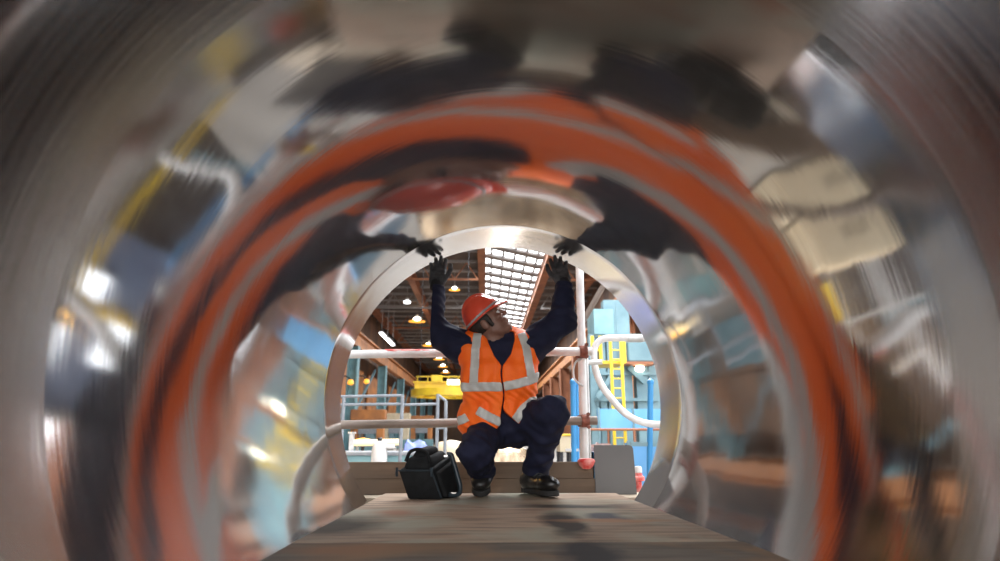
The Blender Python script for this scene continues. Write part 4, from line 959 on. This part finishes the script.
mesh_from('jacket', surf(jacket_sdf, (-0.36, 2.98, 0.26), (0.50, 3.36, 1.15), 0.0062), M['navy'], per, 1, True)
# trousers
def trousers_sdf(X, Y, Z):
    d = ell(X, Y, Z, pelv, (0.18, 0.13, 0.105))
    d = su(d, ell(X, Y, Z, waist, (0.15, 0.11, 0.12)), 0.04)
    ka = A_kn+np.array([0, 0, -0.01])
    la = chain(X, Y, Z, [A_hip, ka, A_an+np.array([0, -0.02, 0.0])], [0.095, 0.078, 0.056], 0.03)
    lb = chain(X, Y, Z, [B_hip, B_kn, B_an+np.array([0.0, 0, 0.03])], [0.095, 0.076, 0.066], 0.03)
    la = np.maximum(la, 0.055-Z); lb = np.maximum(lb, 0.075-Z)
    d = su(su(d, la, 0.05), lb, 0.05)+folds(X, Y, Z, 0.0065, 55, 9)
    return np.maximum(d, Z-waist[2]-0.10)
mesh_from('trousers', surf(trousers_sdf, (-0.22, 2.78, 0.03), (0.46, 3.44, 0.58), 0.0065), M['navy'], per, 2, True)
# hi-vis vest with grey tape
def XZ(px, py): q = P(px, py, 3.06); return q.x, q.z
def poly2(X, Z, pts):
    """signed distance to a polygon in the x, z plane"""
    d = np.full(X.shape, 1e9, np.float32); s = np.ones(X.shape, np.float32); n = len(pts)
    for i in range(n):
        ax, az = pts[i]; bx, bz = pts[i-1]; ex, ez = bx-ax, bz-az; wx, wz = X-ax, Z-az
        t = np.clip((wx*ex+wz*ez)/(ex*ex+ez*ez), 0, 1); d = np.minimum(d, (wx-ex*t)**2+(wz-ez*t)**2)
        c1 = Z >= az; c2 = Z < bz; c3 = ex*wz > ez*wx
        s = np.where((c1 & c2 & c3) | (~c1 & ~c2 & ~c3), -s, s)
    return s*np.sqrt(d)
hem_pts = [XZ(*p) for p in ((440, 446), (458, 444), (466, 437), (480, 431), (496, 430), (501, 424), (503, 407), (505, 412), (519, 424), (530, 416), (541, 402), (560, 398), (560, 320), (440, 320))]
vee = [XZ(*p) for p in ((489, 330), (488, 342), (494, 356), (502, 367), (511, 354), (515, 338), (514, 330))]
def vest_base(X, Y, Z):
    d = torso_sdf(X, Y, Z, 0.026)
    fl = ell(X, Y, Z, waist+np.array([-0.022, -0.015, -0.075]), (0.212, 0.155, 0.14)); d = su(d, fl, 0.05)
    d = su(d, ell(X, Y, Z, chest+np.array([0.0, -0.01, -0.07]), (0.185, 0.125, 0.15)), 0.05)
    return d+folds(X, Y, Z, 0.0055, 42, 12)+0.003*np.sin((X*0.8+Z*0.5)*150+3*np.sin(Z*40))*np.clip((chest[2]-Z)/0.1, 0, 1)
def vest_cut(X, Y, Z, d):
    d = np.maximum(d, poly2(X[:, 0, :], Z[:, 0, :], hem_pts)[:, None, :])
    v = poly2(X[:, 0, :], Z[:, 0, :], vee)[:, None, :]
    d = np.maximum(d, -np.maximum(v, Y-neck[1]-0.03))
    d = np.maximum(d, -cap(X, Y, Z, neck+np.array([0, 0.01, -0.03]), nk_top+np.array([0, 0, 0.06]), 0.088, 0.09))
    oa = A_sh+(A_el-A_sh)*0.16; na = (A_el-A_sh)/np.linalg.norm(A_el-A_sh)+np.array([-0.5, 0, -0.25]); na /= np.linalg.norm(na)
    ob = B_sh+(B_el-B_sh)*0.16; nb = (B_el-B_sh)/np.linalg.norm(B_el-B_sh)+np.array([0.5, 0, -0.25]); nb /= np.linalg.norm(nb)
    arm = arms_sdf(X, Y, Z, 0.010)
    d = np.maximum(d, -np.maximum(np.minimum(-((X-oa[0])*na[0]+(Y-oa[1])*na[1]+(Z-oa[2])*na[2]), -((X-ob[0])*nb[0]+(Y-ob[1])*nb[1]+(Z-ob[2])*nb[2])), arm-0.02))
    zip_ = XZ(502.5, 380)[0]
    slit = np.maximum(np.abs(X-zip_-0.006*np.sin(Z*30))-0.0035, Y-chest[1]+0.04)
    return np.maximum(d, -slit)
VL, VH = (-0.26, 2.94, 0.24), (0.38, 3.42, 0.94)
vest = mesh_from('hi_vis_vest', surf(lambda X, Y, Z: vest_cut(X, Y, Z, vest_base(X, Y, Z)), VL, VH, 0.0056), M['orange'], per, 1, True)
def band_poly(pts, wd):
    """a strip of half width wd along pixels pts, as an outline in x, z"""
    q = [np.array(XZ(*p)) for p in pts]; L, Rr = [], []
    for i in range(len(q)):
        t = q[min(i+1, len(q)-1)]-q[max(i-1, 0)]; t /= np.linalg.norm(t); n_ = np.array([-t[1], t[0]]); L.append(tuple(q[i]+n_*wd)); Rr.append(tuple(q[i]-n_*wd))
    return L+Rr[::-1]
bands = ([(450, 385), (466, 386.5), (484, 387), (501, 387.5), (516, 384.5), (530, 380), (548, 371)], [(477.5, 332), (475.5, 350), (473.5, 384)], [(521.5, 332), (526, 346), (532, 379)],
         [(452, 422), (463, 419), (467, 416.5)], [(477, 410), (490, 417.5), (503, 423.5)], [(515, 421), (523, 409), (533, 400.5), (545, 398)])
for bp_ in bands:
    po = band_poly(bp_, 0.0225)
    fn = lambda X, Y, Z: np.maximum((Y-chest[1]+0.0) if len(bp_) < 7 else -1.0+0*X, np.maximum(np.maximum(vest_cut(X, Y, Z, vest_base(X, Y, Z)-0.004), poly2(X[:, 0, :], Z[:, 0, :], po)[:, None, :]), -(vest_base(X, Y, Z)+0.012)))
    o = mesh_from('reflective_tape', surf(fn, VL, VH, 0.0056), M['reflect'], vest, 1, True)
# zip
# (front opening is the slit; the slider hangs at its foot)
q = P(502.5, 404, 3.0); 
# gloves
for hand, wr, el in ((HA, A_wr, A_el), (HBk, B_wr, B_el)):
    c = wr+hand[1]*0.07
    gl = mesh_from('glove', surf(lambda X, Y, Z: np.maximum(hand_sdf(X, Y, Z, hand, 0.001), -((X-wr[0])*hand[1][0]+(Y-wr[1])*hand[1][1]+(Z-wr[2])*hand[1][2])-0.012)+0*X, c-0.14, c+0.15, 0.0032), M['glove'], per, 1, True)
    dn = (wr-el)/np.linalg.norm(wr-el); ca, cb = wr-dn*0.012, wr+hand[1]*0.034
    def cuff(X, Y, Z):
        d = cap(X, Y, Z, wr-hand[1]*0.012, wr+hand[1]*0.03, 0.034, 0.0335)
        t = (X-wr[0])*hand[1][0]+(Y-wr[1])*hand[1][1]+(Z-wr[2])*hand[1][2]
        return np.maximum(np.maximum(d, -t-0.014), t-0.028)+0.0012*np.sin(t*900)
    mesh_from('cuff', surf(cuff, c-0.14, c+0.10, 0.0034), M['cuff'], gl, 0)
# boots
def boot(an, toe, heel, name):
    an, toe, heel = [np.array(x, float) for x in (an, toe, heel)]
    dr = toe-heel; L = np.linalg.norm(dr); dr /= L; sd = np.cross(dr, (0, 0, 1)); sd /= np.linalg.norm(sd); up_ = np.cross(sd, dr); B = (dr, sd, up_)
    if up_[2] < 0: up_ = -up_; B = (dr, sd, up_)
    mid = (toe+heel)/2
    def upper(X, Y, Z):
        d = ell(X, Y, Z, toe-dr*0.015+up_*0.022, (0.062, 0.047, 0.036), B)
        d = su(d, ell(X, Y, Z, heel+up_*0.03, (0.045, 0.040, 0.045), B), 0.03)
        d = su(d, cap(X, Y, Z, heel+dr*0.02+up_*0.022, toe-dr*0.05+up_*0.016, 0.040, 0.038), 0.03)
        d = su(d, cap(X, Y, Z, heel+dr*0.02+up_*0.03, an+np.array([0, 0, 0.035]), 0.042, 0.045), 0.03)
        return np.maximum(d, -((X-mid[0])*up_[0]+(Y-mid[1])*up_[1]+(Z-mid[2])*up_[2])-0.016)
    lo = np.minimum(np.minimum(an, toe), heel)-0.12; hi = np.maximum(np.maximum(an, toe), heel)+0.12
    bt = mesh_from('boot', surf(upper, lo, hi, 0.0045), M['boot'], per, 1)
    def sole(X, Y, Z):
        dx, dy, dz = X-mid[0], Y-mid[1], Z-mid[2]; f = dx*dr[0]+dy*dr[1]+dz*dr[2]; s = dx*sd[0]+dy*sd[1]+dz*sd[2]; u = dx*up_[0]+dy*up_[1]+dz*up_[2]
        pl = np.minimum(np.sqrt(((f-L*0.5+0.015)/0.057)**2+(s/0.043)**2)-1, np.sqrt(((f+L*0.5)/0.043)**2+(s/0.037)**2)-1)*0.045
        pl = su(pl, np.maximum(np.abs(f)-L*0.4, np.abs(s)-0.036), 0.02)
        return np.maximum(pl, np.maximum(u+0.004, -u-0.030))
    mesh_from('sole', surf(sole, lo, hi, 0.0042), M['sole'], bt, 1)
    for k in range(4):
        t = 0.35+0.13*k; c = heel*(1-t)+toe*t+up_*(0.078-0.030*t)
        MB().tube([c-sd*0.028-up_*0.012, c+up_*0.004, c+sd*0.028-up_*0.012], 0.0035, 6).build('lace', M['lace'], bt, smooth=True)
    return bt
boot(B_an, B_toe, B_heel, 'boot')
boot(A_an, A_toe, A_heel, 'boot')

# ------------------------------------------------------------------ the black tool bag
bo = P(432, 500, 2.98); bo.z = 0.0
bag = empty('tool_bag', bo, 'black tool bag with a flap top and side strap standing left of the worker\'s boots', 'bag')
ex, ey = Vector((0.985, -0.06, 0)), Vector((0.40, 0.916, 0))
def bl(x, y, z): return bo+ex*x+ey*y+Vector((0, 0, z))
def hex8(bot, top):
    """block from four lower and four upper corners, front-left, front-right, back-right, back-left"""
    return MB().add([bl(*p) for p in bot+top], [(3, 2, 1, 0), (4, 5, 6, 7), (0, 1, 5, 4), (1, 2, 6, 5), (2, 3, 7, 6), (3, 0, 4, 7)])
# body: leans to the left, its top slopes up towards the back
hex8([(-0.112, 0, 0), (0.042, 0, 0), (0.045, 0.165, 0), (-0.10, 0.165, 0)], [(-0.152, -0.02, 0.128), (0.004, -0.02, 0.128), (0.016, 0.165, 0.190), (-0.135, 0.165, 0.190)]).build('body', M['bag'], bag, smooth=True, bevel=0.008)
hex8([(-0.148, 0.0, 0.128), (-0.004, 0.0, 0.128), (0.006, 0.16, 0.184), (-0.132, 0.16, 0.184)], [(-0.125, 0.012, 0.185), (-0.030, 0.012, 0.185), (-0.022, 0.15, 0.215), (-0.115, 0.15, 0.215)]).build('lid', M['bag'], bag, smooth=True, bevel=0.014)
hex8([(-0.118, 0.02, 0.180), (-0.034, 0.02, 0.180), (-0.030, 0.14, 0.208), (-0.110, 0.14, 0.208)], [(-0.098, 0.035, 0.222), (-0.048, 0.035, 0.222), (-0.042, 0.12, 0.236), (-0.092, 0.12, 0.236)]).build('top_pouch', M['bag'], bag, smooth=True, bevel=0.012)
pts = [bl(-0.128, 0.0, 0.165), bl(-0.112, 0.004, 0.212), bl(-0.075, 0.006, 0.222), bl(-0.035, 0.006, 0.210), bl(-0.012, 0.0, 0.162)]
MB().tube(rounded(pts, 0.03), 0.0085, 10).build('carry_handle', M['bag'], bag, smooth=True)
hex8([(0.047, 0.012, 0.008), (0.064, 0.02, 0.008), (0.066, 0.145, 0.008), (0.049, 0.152, 0.008)], [(0.012, 0.0, 0.118), (0.030, 0.008, 0.112), (0.040, 0.14, 0.160), (0.022, 0.15, 0.172)]).build('side_pocket', M['bag'], bag, smooth=True, bevel=0.006)
pts = [bl(0.018, 0.10, 0.196), bl(0.040, 0.10, 0.196), bl(0.090, 0.09, 0.055), bl(0.096, 0.075, 0.018), bl(0.070, 0.05, 0.014), bl(0.056, 0.04, 0.02)]
MB().tube(rounded(pts, 0.02), 0.011, 10).build('side_strap', M['bag_edge'], bag, smooth=True)
q = bl(0.078, 0.045, 0.024); MB().box(q-Vector((0.014, 0.004, 0.004)), q+Vector((0.014, 0.004, 0.005))).build('buckle', M['buckle'], bag, bevel=0.002)
q = bl(0.020, 0.085, 0.188); MB().box(q-Vector((0.010, 0.004, 0.006)), q+Vector((0.010, 0.004, 0.006))).build('buckle', M['buckle'], bag, bevel=0.002)
for xx in (-0.156, 0.006):
    q = bl(xx, -0.022, 0.12); MB().tube([q+Vector((0, 0, -0.018)), q+Vector((0, -0.006, 0)), q+Vector((0, 0, 0.018))], 0.006, 8).build('ring', M['bag_edge'], bag, smooth=True)
MB().tube([bl(-0.150, -0.021, 0.126), bl(0.002, -0.021, 0.126)], 0.004, 6).build('piping', M['bag_edge'], bag, smooth=True)
MB().tube([bl(0.042, 0.0, 0.008), bl(0.004, -0.021, 0.126)], 0.004, 6).build('piping', M['bag_edge'], bag, smooth=True)

for o in bpy.data.objects:
    if '_o' in o: del o['_o']
